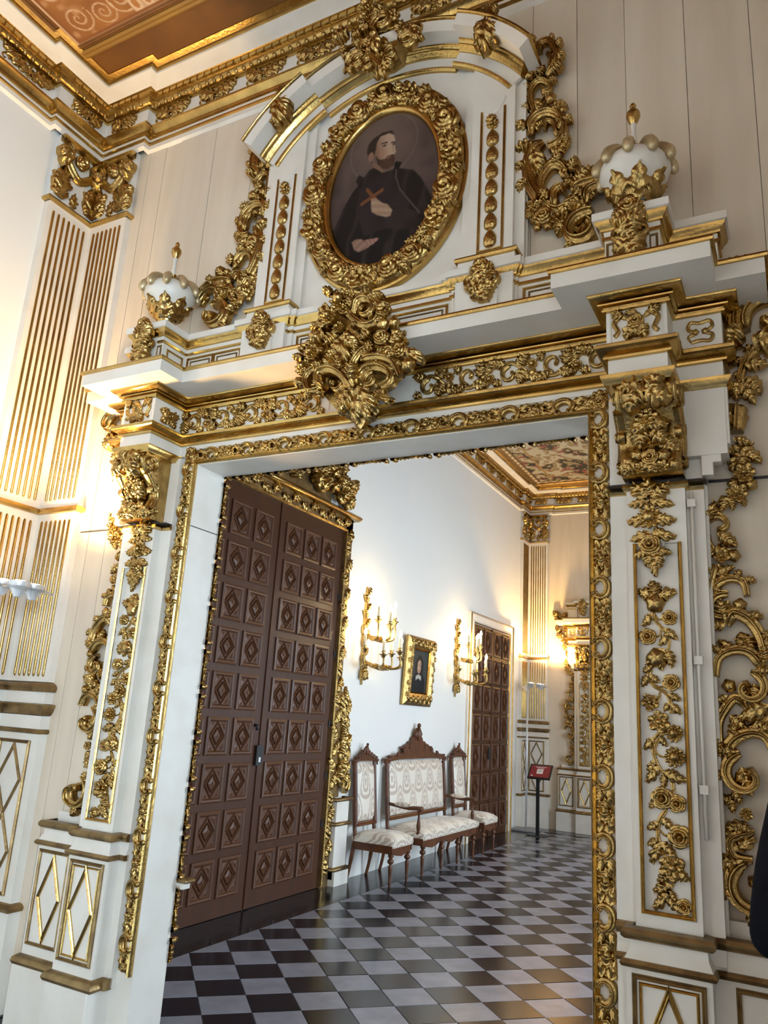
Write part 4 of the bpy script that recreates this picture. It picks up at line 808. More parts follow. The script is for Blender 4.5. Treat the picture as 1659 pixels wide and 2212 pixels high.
        mb = MB(); strip(mb, Pb, rect(c - .10, c + .10, 3.158, 3.287), .006, .004, True); mb.out('frieze_panel', 'white', r)
        relief([('R', c, 3.235, .034), ('S', [(c - .03, 3.25), (c - .06, 3.268), (c - .085, 3.24), (c - .07, 3.20), (c - .085, 3.18)], .009), ('S', [(c + .03, 3.25), (c + .06, 3.268), (c + .085, 3.24), (c + .07, 3.20), (c + .085, 3.18)], .009), ('L', c - .05, 3.26, c - .09, 3.282, .02), ('L', c + .05, 3.26, c + .09, 3.282, .02), ('L', c, 3.21, c - .045, 3.175, .026), ('L', c, 3.21, c + .045, 3.175, .026), ('L', c, 3.22, c, 3.168, .03), ('L', c - .02, 3.265, c - .02, 3.287, .02)], Pb, BASIS_Y, blk[sg], d0=.002, zo=1.2, ws=1.4, ls=1.3)
        w = sg * 1.58; Pw = plane_y(3.04)
        relief([('S', [(w - .035, 3.18), (w - .045, 3.205), (w - .02, 3.22), (w - .045, 3.24), (w - .035, 3.268), (w, 3.262), (w + .035, 3.268), (w + .045, 3.24), (w + .02, 3.22), (w + .045, 3.205), (w + .035, 3.18), (w, 3.185), (w - .035, 3.18)], .008, 1), ('B', w - .018, 3.222, .014), ('B', w + .018, 3.222, .014)], Pw, BASIS_Y, blk[sg], d0=.002)
        Ps = lambda s, t, d, sg=sg: (PW(sg * 1.24) - sg * d, s, t)                # inner face of each block
        if sg < 0: relief([('R', 3.0, 3.22, .03), ('L', 3.0, 3.22, 3.07, 3.25, .03), ('L', 3.0, 3.22, 2.93, 3.25, .03), ('L', 3.0, 3.21, 3.06, 3.175, .03), ('L', 3.0, 3.21, 2.94, 3.175, .03)], Ps, BASIS_X, blk[sg], d0=.002)
    return r
ent = entablature()
# ---------------- attic with urn blocks and small pedestals
def attic():
    r = thing('attic', 'white panelled attic with gilt lines above the entablature carrying the aedicule', 'attic', (X0, 3.06, 3.436))
    ya = 3.07; q = []
    for sg in (-1, 1):
        L = [(0, ya), (.47, ya), (.47, 3.055), (.80, 3.055), (.80, ya), (1.24, ya), (1.24, 2.88), (1.46, 2.88), (1.46, 3.06), (1.66, 3.06), (1.66, YK)]
        q.append([(PW(sg * a), y) for a, y in L])
    path = q[0][::-1][:-1] + q[1][1:]
    def b(n, prof, m, sm=True): return sweep(MB(), path, prof).out(n, m, r, sm, angle=40)
    b('body', [(0, 3.43), (0, 3.655)], 'white', False)
    b('gold_line', [(0, 3.628), (.010, 3.630), (.010, 3.642), (0, 3.646)], 'gold_flat', False)
    b('neck', [(0, 3.646), (.004, 3.668)], 'white', False)
    b('gold_cyma', [(.004, 3.668), (.014, 3.670), (.018, 3.682), (.032, 3.694), (.036, 3.708)], 'gold_flat')
    b('top_slab', [(.036, 3.708), (.044, 3.711), (.044, 3.745), (-.03, 3.747)], 'white', False)
    mb = MB()
    for sg in (-1, 1): mb.box(PW(sg * 1.25), PW(sg * 1.45), 2.90, YK, 3.43, 3.74)
    mb.box(PW(-1.24), PW(1.24), 3.08, YK, 3.43, 3.735); mb.out('core', 'white', r)
    Pa = plane_y(ya)
    for s0, s1 in ((-.44, -.03), (.03, .44), (-1.22, -1.03), (-1.02, -.83), (.83, 1.02), (1.03, 1.22)):
        mb = MB(); strip(mb, Pa, rect(s0, s1, 3.46, 3.605), .014, .008, True); o = mb.out('panel_frame', 'gold_flat', r)
        mb = MB(); strip(mb, Pa, rect(s0 + .024, s1 - .024, 3.482, 3.584), .008, .006, True); mb.out('inner_line', 'gold_old', o)
    Pb = plane_y(2.88)
    for sg in (-1, 1):
        c = sg * 1.35
        for a in (-.085, .085): mb = MB(); strip(mb, Pb, rect(c + a - .014, c + a + .014, 3.455, 3.61), .010, .006, True); mb.out('panel_frame', 'gold_old', r)
        mb = MB(); mb.box(PW(c - .07), PW(c + .07), 2.868, 2.884, 3.445, 3.65); pl = mb.out('ornament_back', 'white', r)
        relief([('R', c, 3.735, .045), ('F', c - .035, 3.71, .032), ('F', c + .035, 3.71, .032), ('L', c, 3.70, c - .065, 3.66, .05), ('L', c, 3.70, c + .065, 3.66, .05), ('P', c - .045, 3.61, .032, 60, 300, .010), ('P', c + .045, 3.61, .032, 120, -300, .010), ('L', c, 3.66, c, 3.55, .05), ('L', c, 3.58, c - .05, 3.52, .05), ('L', c, 3.58, c + .05, 3.52, .05), ('L', c, 3.58, c, 3.48, .06), ('B', c, 3.53, .025)], plane_y(2.835), BASIS_Y, pl, zo=1.3)
        # panel on the inner face of each block
        if sg < 0:
            Pi = lambda s, t, d: (PW(-1.24) + d, s, t); mb = MB(); strip(mb, Pi, rect(2.92, 3.04, 3.46, 3.60), .012, .007, True); mb.out('panel_frame', 'gold_flat', r)
        # small pedestal under each aedicule pilaster
        mb = MB(); c = sg * .645; mb.box(PW(c - .145), PW(c + .145), 3.02, 3.10, 3.43, 3.735); pd = mb.out('small_pedestal', 'white', r)
        pp = [(PW(c - .165), YK), (PW(c - .165), 3.02), (PW(c + .165), 3.02), (PW(c + .165), YK)]
        for n, pf, m in (('gold_line', [(-.02, 3.628), (-.010, 3.630), (-.010, 3.642), (-.02, 3.646)], 'gold_flat'), ('gold_cyma', [(-.016, 3.668), (-.006, 3.670), (-.002, 3.682), (.010, 3.694), (.014, 3.708)], 'gold_flat'), ('cap_slab', [(.014, 3.708), (.024, 3.711), (.024, 3.745), (-.05, 3.747)], 'white'),
                         ('cap_step', [(-.02, 3.745), (-.02, 3.80), (-.10, 3.80)], 'white'), ('gold_edge', [(-.02, 3.80), (-.008, 3.803), (-.004, 3.815), (-.010, 3.826), (-.06, 3.83)], 'gold_flat')):
            sweep(MB(), pp, pf).out(n, m, r, True, angle=40)
        mb = MB(); mb.box(PW(c - .075), PW(c + .075), 3.005, 3.022, 3.46, 3.69); ob = mb.out('apron', 'white', r)
        relief([('R', c, 3.725, .042), ('F', c - .035, 3.715, .028), ('F', c + .035, 3.715, .028), ('P', c - .048, 3.645, .045, 30, 320, .014), ('P', c + .048, 3.645, .045, 150, -320, .014), ('L', c, 3.70, c, 3.60, .05), ('L', c, 3.64, c - .06, 3.585, .05), ('L', c, 3.64, c + .06, 3.585, .05), ('B', c - .03, 3.585, .02), ('B', c + .03, 3.585, .02), ('L', c, 3.61, c, 3.53, .06), ('B', c, 3.555, .022)], plane_y(3.0), BASIS_Y, ob, zo=1.4)
    return r
att = attic()
# ---------------- aedicule: small pilasters with husk strings under a segmental arch
def arc_pts(zc, r, a0, a1, n): return [(r * sin(radians(a0 + (a1 - a0) * i / n)), zc + r * cos(radians(a0 + (a1 - a0) * i / n))) for i in range(n + 1)]
def arc_sweep(mb, zc, prof, a0, a1, n=24, cap=True):
    """profile (radius, y) swept along an arc; angles measured from the top"""
    m = len(prof); vs = []; fs = []
    for i in range(n + 1):
        a = radians(a0 + (a1 - a0) * i / n)
        for r, y in prof: vs.append((PW(r * sin(a)), y, zc + r * cos(a)))
    for i in range(n):
        for k in range(m - 1): fs.append((i * m + k, i * m + m + k, i * m + m + k + 1, i * m + k + 1))
    if cap:
        for e in (0, n): fs.append(tuple(range(e * m, e * m + m)) if e == 0 else tuple(range(e * m + m - 1, e * m - 1, -1)))
    mb.add(vs, fs); return mb
def aedicule():
    r = thing('aedicule', 'white arched aedicule with gilt edges framing the oval portrait', 'aedicule', (X0, 3.12, 3.745))
    zc = 4.28
    top = [(-.80, 3.74), (.80, 3.74), (.80, 4.80)] + arc_pts(zc, .97, 54, -54, 30) + [(-.80, 4.80)]
    mb = MB(); n = len(top)
    mb.add([(PW(a), 3.14, b) for a, b in top] + [(PW(a), YK, b) for a, b in top], [tuple(range(n))] + [(i, (i + 1) % n, n + (i + 1) % n, n + i) for i in range(n)]); back = mb.out('back_board', 'white', r)
    for sg in (-1, 1):
        c = sg * .645; y0 = 3.09
        def poly(x0, x1, y, yb, z0, name, m):
            pts = [(x0, z0), (x1, z0)] + [(x, zc + sqrt(.985 ** 2 - x * x)) for x in [x1 + (x0 - x1) * i / 8 for i in range(9)]]; k = len(pts); q = MB()
            q.add([(PW(a), y, b) for a, b in pts] + [(PW(a), yb, b) for a, b in pts], [tuple(range(k))] + [(i, (i + 1) % k, k + (i + 1) % k, k + i) for i in range(k)]); return q.out(name, m, r)
        sp = poly(c - .165, c + .165, 3.115, YK, 3.80, 'pilaster_strip', 'white'); p = poly(c - .115, c + .115, 3.09, YK, 3.82, 'pilaster', 'white')
        mb = MB(); strip(mb, plane_y(3.09), [(c - .062, 4.70), (c - .062, 3.875), (c + .062, 3.875), (c + .062, 4.70)], .014, .008); mb.out('panel_moulding', 'gold_flat', r)
        pts = [(q[0], q[1]) for q in catmull([(c - .062, 4.70, 0), (c - .03, 4.675, 0), (c + .03, 4.69, 0), (c + .062, 4.76, 0)], 4)]
        mb = MB(); strip(mb, plane_y(3.09), pts, .010, .006); mb.out('panel_crest', 'white', r)
        for k in range(7): inst('H', 'carved_husk', plane_y(3.09), BASIS_Y, p, c, 3.925 + .098 * k, pi / 2, .043, .043, .034, .003)
        inst('F', 'carved_flower', plane_y(3.09), BASIS_Y, p, c, 4.605, .3, .034, .034, .03, .006, 1); inst('L', 'carved_leaf', plane_y(3.09), BASIS_Y, p, c, 4.61, pi / 2 + .3, .06, .06, .03, .004, 0)
        # bracket tassel under the arch
        pts = [('S', [(c, 5.22), (c, 5.17)], .038, 1), ('L', c, 5.15, c - .035, 4.99, .05), ('L', c, 5.16, c + .035, 4.98, .05), ('L', c, 5.15, c, 4.95, .06), ('L', c - .01, 5.15, c - .05, 5.07, .04), ('L', c + .01, 5.15, c + .05, 5.07, .04), ('B', c, 5.135, .03), ('L', c, 5.20, c - .045, 5.24, .04), ('L', c, 5.20, c + .045, 5.24, .04)]
        relief([(('S', [(a, b - .0) for a, b in it[1]], *it[2:]) if it[0] == 'S' else it) for it in pts], plane_y(2.98), BASIS_Y, p, zo=1.6)
    # arch cornice: middle run and two blocks that break forward
    for a0, a1, dy in ((-27, 27, 0), (27, 54.5, -.045), (-54.5, -27, -.045)):
        def a(n, prof, m): arc_sweep(MB(), zc, [(q, y + dy) for q, y in prof], a0, a1).out(n, m, r, True, angle=40)
        a('arch_line', [(.888, 3.15), (.888, 3.125), (.894, 3.118), (.906, 3.115), (.912, 3.125), (.912, 3.15)], 'gold_flat')
        a('arch_band', [(.912, 3.15), (.912, 3.13), (.985, 3.13), (.985, 3.15)], 'white')
        a('arch_gold', [(.970, 3.15), (.972, 3.122), (.980, 3.116), (.983, 3.108), (.992, 3.102), (.996, 3.090), (1.006, 3.084), (1.010, 3.074), (1.014, 3.072), (1.016, 3.15)], 'gold_flat')
        a('arch_corona', [(1.016, 3.16), (1.016, 2.985), (1.078, 2.975), (1.078, 3.18)], 'white')
        a('arch_edge', [(1.076, 3.18), (1.074, 2.972), (1.082, 2.962), (1.092, 2.964), (1.094, 2.978), (1.090, 3.18)], 'gold_flat')
    return r
aed = aedicule()
# ---------------- carved upper side scrolls
def upper_scroll():
    r = thing('aedicule_side_scroll', 'gilt openwork scroll descending the right side of the aedicule to the urn', 'carving', (PW(1.0), 3.16, 3.75))
    mb = MB(); mb.box(PW(.80), PW(.815), 3.15, YK, 3.75, 4.85); mb.box(PW(.82), PW(1.28), 3.165, YK, 3.75, 3.79); b = mb.out('backing_strip', 'white', r)
    relief(TR['upper'], plane_y(3.165), BASIS_Y, b, zo=1.6, d0=.005, spread=.03, ws=1.4, ls=1.35, fs=1.1, foliage=True)
    return r
ur_ = upper_scroll(); ul_ = mirrored(ur_, 'gilt openwork scroll descending the left side of the aedicule to the urn')
ur_['group'] = ul_['group'] = 'scrolls beside the aedicule'
# ---------------- oval portrait
def in_poly(x, y, P):
    c = False; n = len(P); j = n - 1
    for i in range(n):
        if (P[i][1] > y) != (P[j][1] > y) and x < (P[j][0] - P[i][0]) * (y - P[i][1]) / (P[j][1] - P[i][1]) + P[i][0]: c = not c
        j = i
    return c
def seg_d(x, y, a, b):
    dx, dy = b[0] - a[0], b[1] - a[1]; t = max(0, min(1, ((x - a[0]) * dx + (y - a[1]) * dy) / (dx * dx + dy * dy + 1e-9))); return hypot(x - a[0] - t * dx, y - a[1] - t * dy)
def portrait_aa(a, b):                          # soft brush edges
    q = [portrait_col(a + i, b + j) for i in (-.0022, .0022) for j in (-.0016, .0016)]
    return tuple(.58 * sum(c[k] for c in q) / 4 for k in range(3))
def portrait_col(a, b):
    x, y = (a * 2 - 1) * 1.03, (b * 2 - 1) * 1.03
    hx, hy = PT['head'][0]; r = hypot((x - hx) * .7, y - hy)
    c = lerp((.26, .175, .138), (.115, .072, .062), r * 1.05); n = vnoise(x * 3 + 5, y * 3) * .6 + vnoise(x * 7, y * 7 + 3) * .4
    c = lerp(c, (.060, .036, .036), (n - .42) * 1.5 * min(1, r * 1.4)); c = lerp(c, (.04, .022, .022), (-y - .2) * .5)
    if abs(r - .43) < .012: c = lerp(c, (.4, .3, .23), .2)
    I = lambda k: in_poly(x, y, PT[k]); sh = vnoise(x * 9, y * 5)
    if I('neck'): c = (.30, .165, .11)
    if I('body'): c = lerp((.024, .017, .014), (.012, .008, .008), -y + .3); c = lerp(c, (.045, .033, .028), max(0, sin(x * 16 - y * 5 + 2 * sh)) ** 3 * .8)
    if I('collar'): c = (.016, .011, .010)
    if I('robe'): c = lerp((.042, .028, .027), (.024, .016, .016), sh)
    if I('face'):
        c = lerp((.64, .43, .30), (.33, .175, .11), (hx - x) * 4.5 + .42 + (hy - y) * 1.3); c = lerp(c, (.50, .24, .16), .5 if hypot((x - hx) * 1.2 + .02, y - hy + .09) < .06 else 0)
    if I('beard'): c = lerp((.13, .065, .035), (.07, .034, .02), sh)
    if I('hair'): c = (.045, .028, .019)
    e = PT['ear'][0]
    if hypot((x - e[0]) / .05, (y - e[1]) / .065) < 1: c = (.37, .19, .125)
    for k, rx, ry in (('eye1', .042, .014), ('eye2', .026, .013)):
        p = PT[k][0]
        if hypot((x - p[0]) / rx, (y - p[1]) / ry) < 1: c = (.14, .08, .055)
        if hypot((x - p[0] - .012) / rx * 1.8, (y - p[1] - .003) / ry * 1.5) < 1: c = (.035, .02, .015)
    for k in ('brow1', 'brow2'):
        if seg_d(x, y, *PT[k]) < .011: c = (.10, .055, .035)
    if seg_d(x, y, *PT['nose']) < .010: c = (.46, .28, .185)
    p = PT['mouth'][0]
    if hypot((x - p[0]) / .045, (y - p[1]) / .011) < 1: c = (.34, .13, .10)
    for q in range(len(PT['line']) - 1):
        if seg_d(x, y, PT['line'][q], PT['line'][q + 1]) < .008: c = (.16, .12, .11)
    if I('sleeve'): c = lerp((.05, .032, .028), (.024, .016, .014), sh)
    for k in ('c1', 'c2'):
        if seg_d(x, y, *PT[k]) < .024: c = (.24, .085, .03)
    if I('hand'): c = lerp((.60, .41, .27), (.40, .23, .145), .5 + .5 * sin(y * 70 + x * 15) * .6)
    if I('hand2'): c = lerp((.48, .29, .205), (.30, .165, .11), .5 + .5 * sin(y * 60 - x * 30) * .6)
    if I('fan'): c = lerp((.52, .30, .235), (.36, .17, .13), .5 + .5 * sin(x * 90 + y * 60))
    return c
def oval_portrait():
    r = thing('oval_portrait', 'oval painting of a bearded man in black robes, gilt wreath frame of roses', 'painting', (X0, 3.13, 3.80))
    cz = 4.45; A, B = .345, .485
    grid_paint('canvas', 'paint', lambda s, t: (s, 3.118, t), X0 - A * 1.03, X0 + A * 1.03, cz - B * 1.03, cz + B * 1.03, 160, 224, portrait_aa, r, lambda a, b: (a * 2 - 1) ** 2 + (b * 2 - 1) ** 2 < 1.0)
    def ring(name, prof, m, n=72):
        mb = MB(); k = len(prof); vs = []; fs = []
        for i in range(n):
            a = 2 * pi * i / n
            for o, d in prof: vs.append((X0 + (A + o) * cos(a), 3.135 - d, cz + (B + o) * sin(a)))
        for i in range(n):
            j = (i + 1) % n
            for q in range(k - 1): fs.append((i * k + q, j * k + q, j * k + q + 1, i * k + q + 1))
        mb.add(vs, fs); return mb.out(name, m, r, True, angle=50)
    ring('inner_moulding', [(-.012, .01), (-.010, .03), (0, .045), (.012, .050), (.022, .045), (.026, .03)], 'gold_flat')
    w = ring('wreath', [(.020, .02), (.030, .045), (.06, .055), (.10, .055), (.135, .040), (.145, .01)], 'gold')
    ring('outer_moulding', [(.135, .0), (.138, .022), (.148, .030), (.160, .026), (.166, .0)], 'gold_flat')
    P = plane_y(3.135 - .050); rnd = random.Random(4)
    for i in range(17):
        a = 2 * pi * (i + .3) / 17 + .05 * sin(i * 3.1); o = .085 + .012 * sin(i * 2.3); s, t = (A + o) * cos(a), cz + (B + o) * sin(a)
        k = 'R' if i % 3 else 'F'; R = .068 + .008 * sin(i * 1.7)
        inst(k, 'carved_rose' if k == 'R' else 'carved_flower', P, BASIS_Y, w, s, t, i * 1.1, R, R, R * .8, .012, 0)
        a2 = a + pi / 17; ta = a2 + pi / 2; s, t = (A + .08) * cos(a2), cz + (B + .08) * sin(a2)
        for da, l in ((.6, .10), (pi - .6, .10), (-pi * .5, .085), (pi * .5, .06)):
            inst('L', 'carved_leaf', P, BASIS_Y, w, s + rnd.uniform(-.008, .008), t, ta + da + rnd.uniform(-.25, .25), l, .075, .055, -.006, i)
    return r
oval = oval_portrait()
# ---------------- central and crowning cartouches
def cartouche():
    r = thing('gilt_cartouche', 'large gilt cartouche of leaves and flowers over the centre of the entablature', 'carving', (X0, 2.9, 3.05))
    mb = MB(); pts = [(-.05, 3.66), (.02, 3.66), (.16, 3.60), (.21, 3.50), (.26, 3.36), (.22, 3.26), (.10, 3.20), (.05, 3.06), (0, 3.02), (-.06, 3.08), (-.16, 3.20), (-.25, 3.27), (-.24, 3.36), (-.17, 3.50), (-.10, 3.60)]; n = len(pts)
    mb.add([(PW(a), 2.87, b) for a, b in pts] + [(PW(a * .9), 3.10, b) for a, b in pts], [tuple(range(n))] + [(i, (i + 1) % n, n + (i + 1) % n, n + i) for i in range(n)]); b = mb.out('shield', 'gold', r)
    relief(TR['cart'], plane_y(2.865), BASIS_Y, b, zo=1.7, d0=.006, spread=.045, ls=1.15, foliage=True)
    return r
cart = cartouche()
def crown():
    r = thing('gilt_crest', 'gilt crest of rolled leaves crowning the arch against the room cornice', 'carving', (X0, 3.0, 5.2))
    mb = MB(); pts = [(-.12, 5.26), (-.05, 5.23), (.02, 5.22), (.08, 5.24), (.14, 5.30), (.15, 5.38), (.09, 5.44), (-.02, 5.49), (-.10, 5.46), (-.14, 5.36)]; n = len(pts)
    mb.add([(PW(a), 2.99, b) for a, b in pts] + [(PW(a), 3.15, b) for a, b in pts], [tuple(range(n))] + [(i, (i + 1) % n, n + (i + 1) % n, n + i) for i in range(n)]); b = mb.out('core', 'gold', r)
    relief(TR['crown'], plane_y(2.985), BASIS_Y, b, zo=1.6, d0=.006, spread=.05, ls=1.25, foliage=True)
    return r
crn = crown()
# ---------------- urns
def urn():
    cx, cy, z = PW(1.352), 2.985, 3.747
    r = thing('finial_urn', 'white urn finial with gilt gadroons standing on the right block of the attic', 'urn', (cx, cy, z))
    MB().lathe((cx, cy, z), [(.0, 0), (.062, 0), (.062, .012), (.045, .022), (.034, .05), (.032, .075)], 20).out('foot', 'white', r, True, angle=45)
    MB().lathe((cx, cy, z), [(.030, .072), (.048, .075), (.054, .088), (.046, .100), (.036, .104)], 20).out('gilt_ring', 'gold_flat', r, True, angle=45)
    bd = MB().lathe((cx, cy, z), [(.036, .098), (.052, .114), (.078, .146), (.102, .178), (.124, .204), (.142, .230), (.150, .255), (.147, .280), (.133, .304), (.108, .324), (.078, .338), (.045, .346), (.0, .350)], 28).out('body', 'white', r, True)
    n = 7
    for k in range(n):                           # acanthus cup
        a = 2 * pi * k / n - .35
        o = bpy.data.objects.new('acanthus_leaf', UM['L'][0]); link(o, bd, (cx + .036 * cos(a), cy + .036 * sin(a), z + .098))
        ax = Vector((.62 * cos(a), .62 * sin(a), .78)).normalized(); zz = Vector((cos(a) * .78, sin(a) * .78, -.62)).normalized(); yy = zz.cross(ax)
        o.rotation_mode = 'QUATERNION'; o.rotation_quaternion = Matrix((ax, yy, zz)).transposed().to_quaternion(); o.scale = (.160, .100, .034)
    for k in range(10):                          # gilt gadroons drooping from the top
        a = 2 * pi * k / 10 - .3; pts = []
        for rr, zz in ((.050, .352), (.088, .346), (.124, .330), (.150, .304), (.163, .276), (.164, .250)): pts.append((cx + rr * cos(a), cy + rr * sin(a), z + zz))
        MB().tube(catmull(pts, 2), [.012, .016, .020, .023, .024, .025, .026, .026, .024, .019, .008], 8).out('gadroon', 'gold_pale', r, True)
    MB().lathe((cx, cy, z), [(.060, .344), (.056, .360), (.034, .374), (.022, .386), (.028, .396), (.018, .406)], 16).out('gilt_collar', 'gold_flat', r, True, angle=45)
    MB().lathe((cx, cy, z), [(.016, .404), (.012, .44), (.010, .48), (.013, .520)], 14).out('stem', 'white', r, True)
    MB().lathe((cx, cy, z), [(.013, .518), (.020, .530), (.031, .558), (.029, .578), (.016, .596), (.011, .604), (.015, .614), (.009, .628), (0, .632)], 16).out('finial_knob', 'gold_flat', r, True, angle=50)
    return r
u1 = urn(); u2 = mirrored(u1, 'white urn finial with gilt gadroons standing on the left block of the attic')
u1['group'] = u2['group'] = 'urn finials'
# ---------------- the same portal repeated at the end of the far room
for src, lab in ((pl_, 'pale gilded pilaster of the distant portal half hidden by the carved frame'), (sl_, 'gilt garland carving of the distant portal beside the information stand'), (ent, 'brightly lit entablature of the distant portal in the far room'), (att, 'attic of the distant portal in the far room')):
    c = copy_tree(src, None, src.location + Vector((0, FAR, 0))); c['label'] = lab
    if 'group' in c: del c['group']
# ================================================================ far room, left wall
PXL = plane_x(XL)
# ---------------- great panelled door
def panel_mesh(w, h, nm, m='panelwood'):         # framed panel with sunk field and lozenge; local x along the wall, y up, z out
    mb = MB(); W, H = w / 2, h / 2
    lv = [(0, 0), (.0, .014), (.014, .022), (.026, .020), (.034, .006), (.040, .002)]
    vs = []; fs = []
    for i, d in lv: vs += [(-W + i, -H + i, d), (W - i, -H + i, d), (W - i, H - i, d), (-W + i, H - i, d)]
    n = len(lv)
    for k in range(n - 1):
        for j in range(4): q = (j + 1) % 4; fs.append((k * 4 + j, k * 4 + q, k * 4 + 4 + q, k * 4 + 4 + j))
    fs.append(tuple(range(n * 4 - 4, n * 4))); mb.add(vs, fs)
    a, b = W - .044, H - .044
    P = lambda s, t, d: (s, t, d)
    strip(mb, P, [(0, -b), (a, 0), (0, b), (-a, 0)], .014, .012, True, .002)
    strip(mb, P, [(0, -b * .62), (a * .62, 0), (0, b * .62), (-a * .62, 0)], .008, .010, True, .006)
    mb.add([(0, -b * .58, .006), (a * .58, 0, .006), (0, b * .58, .006), (-a * .58, 0, .006), (0, 0, .020)], [(0, 1, 4), (1, 2, 4), (2, 3, 4), (3, 0, 4)])
    mb.box(-.008, .008, -.012, .012, .014, .024)
    for sx, sy in ((1, 1), (1, -1), (-1, 1), (-1, -1)):
        mb.add([(sx * a * .42, sy * b, .003), (sx * a, sy * b, .003), (sx * a, sy * b * .42, .003), (sx * a * .80, sy * b * .78, .012)], [(0, 1, 3), (1, 2, 3), (2, 0, 3)])
    me = bpy.data.meshes.new(nm); me.from_pydata(mb.v, [], mb.f); me.materials.append(MATS[m]); return me
def door(name, y0, y1, ymid, z1, cols, rows, pw, ph, z0, pitch, label, lab2):
    d = struct(MB().box(XL - .01, XL + .006, y0, y1, 0, z1).out(name, 'darkwood'), label)
    pm = panel_mesh(pw, ph, 'panel')
    for a, b, cs in ((y0, ymid - .004, cols[0]), (ymid + .004, y1, cols[1])):
        lf = MB().box(XL + .004, XL + .022, a, b, .004, z1).out('door_leaf', 'darkwood', d)
        for c in cs:
            for k in range(rows):
                o = bpy.data.objects.new('panel', pm); link(o, lf, (XL + .022, c, z0 + pitch * k + ph / 2)); o.rotation_mode = 'QUATERNION'; o.rotation_quaternion = BASIS_X(0).to_quaternion()
    MB().box(XL + .02, XL + .034, ymid - .035, ymid + .035, .012, z1).out('meeting_stile', 'darkwood', d)
    return d
d1 = door('door_1', 4.62, 6.91, 5.78, 3.55, ([4.84, 5.165, 5.50], [5.99, 6.31, 6.635]), 9, .275, .305, .148, .368, 'huge dark wooden double door covered with lozenge panels', None)
mb = MB(); mb.box(XL + .03, XL + .05, 5.70, 5.79, 1.16, 1.33); pl = mb.out('lock_plate', 'black_metal', d1); MB().box(XL + .048, XL + .052, 5.735, 5.76, 1.19, 1.23).out('keyhole', 'paper', pl)
MB().tube([(XL + .03, 5.64, 1.50), (XL + .07, 5.64, 1.50), (XL + .075, 5.64, 1.46)], .015, 8).out('door_knob', 'black_metal', d1, True)
for z in (.55, 1.0, 1.5, 2.2, 2.8): MB().tube([(XL + .03, 6.895, z), (XL + .03, 6.895, z + .07)], .010, 6).out('hinge', 'black_metal', d1)
# gilded carved surround with crest
sr = thing('door_surround', 'carved gilt surround with leafy crest around the huge dark door', 'door frame', (XL, 5.78, 0))
mb = MB()
for a, b in ((6.91, 7.05), (4.48, 4.62)): mb.box(XL, XL + .05, a, b, 0, 3.70)
mb.box(XL, XL + .05, 4.48, 7.05, 3.55, 3.70); sb = mb.out('surround_board', 'gold_old', sr)
rnd = random.Random(3)
Ps = plane_x(XL + .05)
mb = MB(); strip(mb, Ps, [(6.922, .02), (6.922, 3.562), (4.60, 3.562)], .022, .02); mb.out('inner_bead', 'gold', sr)
for k in range(22):
    z = .12 + .158 * k
    inst('L', 'carved_leaf', Ps, BASIS_X, sb, 6.985, z, pi / 2 + .35 * (-1) ** k, .17, .10, .045, 0, k)
    if k % 2: inst('B', 'carved_bud', Ps, BASIS_X, sb, 6.985, z + .02, 0, .03, .03, .03, 0)
for k in range(15): inst('L', 'carved_leaf', Ps, BASIS_X, sb, 4.55 + .163 * k, 3.635, .3 * (-1) ** k, .18, .10, .045, 0, k)
mb = MB(); sweep(mb, [(XL, 4.40), (XL + .05, 4.40), (XL + .05, 7.10), (XL, 7.10)], [(0, 3.70), (.02, 3.702), (.045, 3.72), (.055, 3.745), (.04, 3.765), (0, 3.77)], cap=.02); mb.out('crest_rail', 'gold_flat', sr, True)
cb = MB().box(XL, XL + .06, 5.15, 6.55, 3.77, 4.15).out('crest_board', 'gold_old', sr)
Pq = plane_x(XL + .08)
for k in range(46):
    y = 5.0 + 1.85 * hsh(k, 3); hmax = .62 - .35 * abs(y - 5.85) / .9; z = 3.80 + hmax * hsh(k, 8)
    a = atan2(.4 + (z - 3.7), (y - 5.85)) + rnd.uniform(-.6, .6)
    inst('L', 'carved_leaf', Pq, BASIS_X, cb, y, z, a, .16 + .10 * hsh(k, 5), .12, .10, .05 * hsh(k, 6), k)
for y, z, R, sw in ((6.30, 3.92, .13, 330), (6.66, 3.88, .10, -330), (6.82, 3.80, .05, 300), (6.05, 4.12, .14, -330), (5.5, 4.05, .16, 330), (6.5, 4.15, .09, 330)):
    mb = MB(); band(mb, Pq, spiral_pts(y, z, R, 90, sw), lambda u: R * .28 * (1 - .5 * u), lambda u: .09, .02); mb.out('carved_scroll', 'gold', cb, True)
for k in range(9): inst('R' if k % 2 else 'F', 'carved_flower', Pq, BASIS_X, cb, 5.1 + .2 * k, 3.9 + .25 * hsh(k, 2), 0, .06, .06, .06, .05, k)
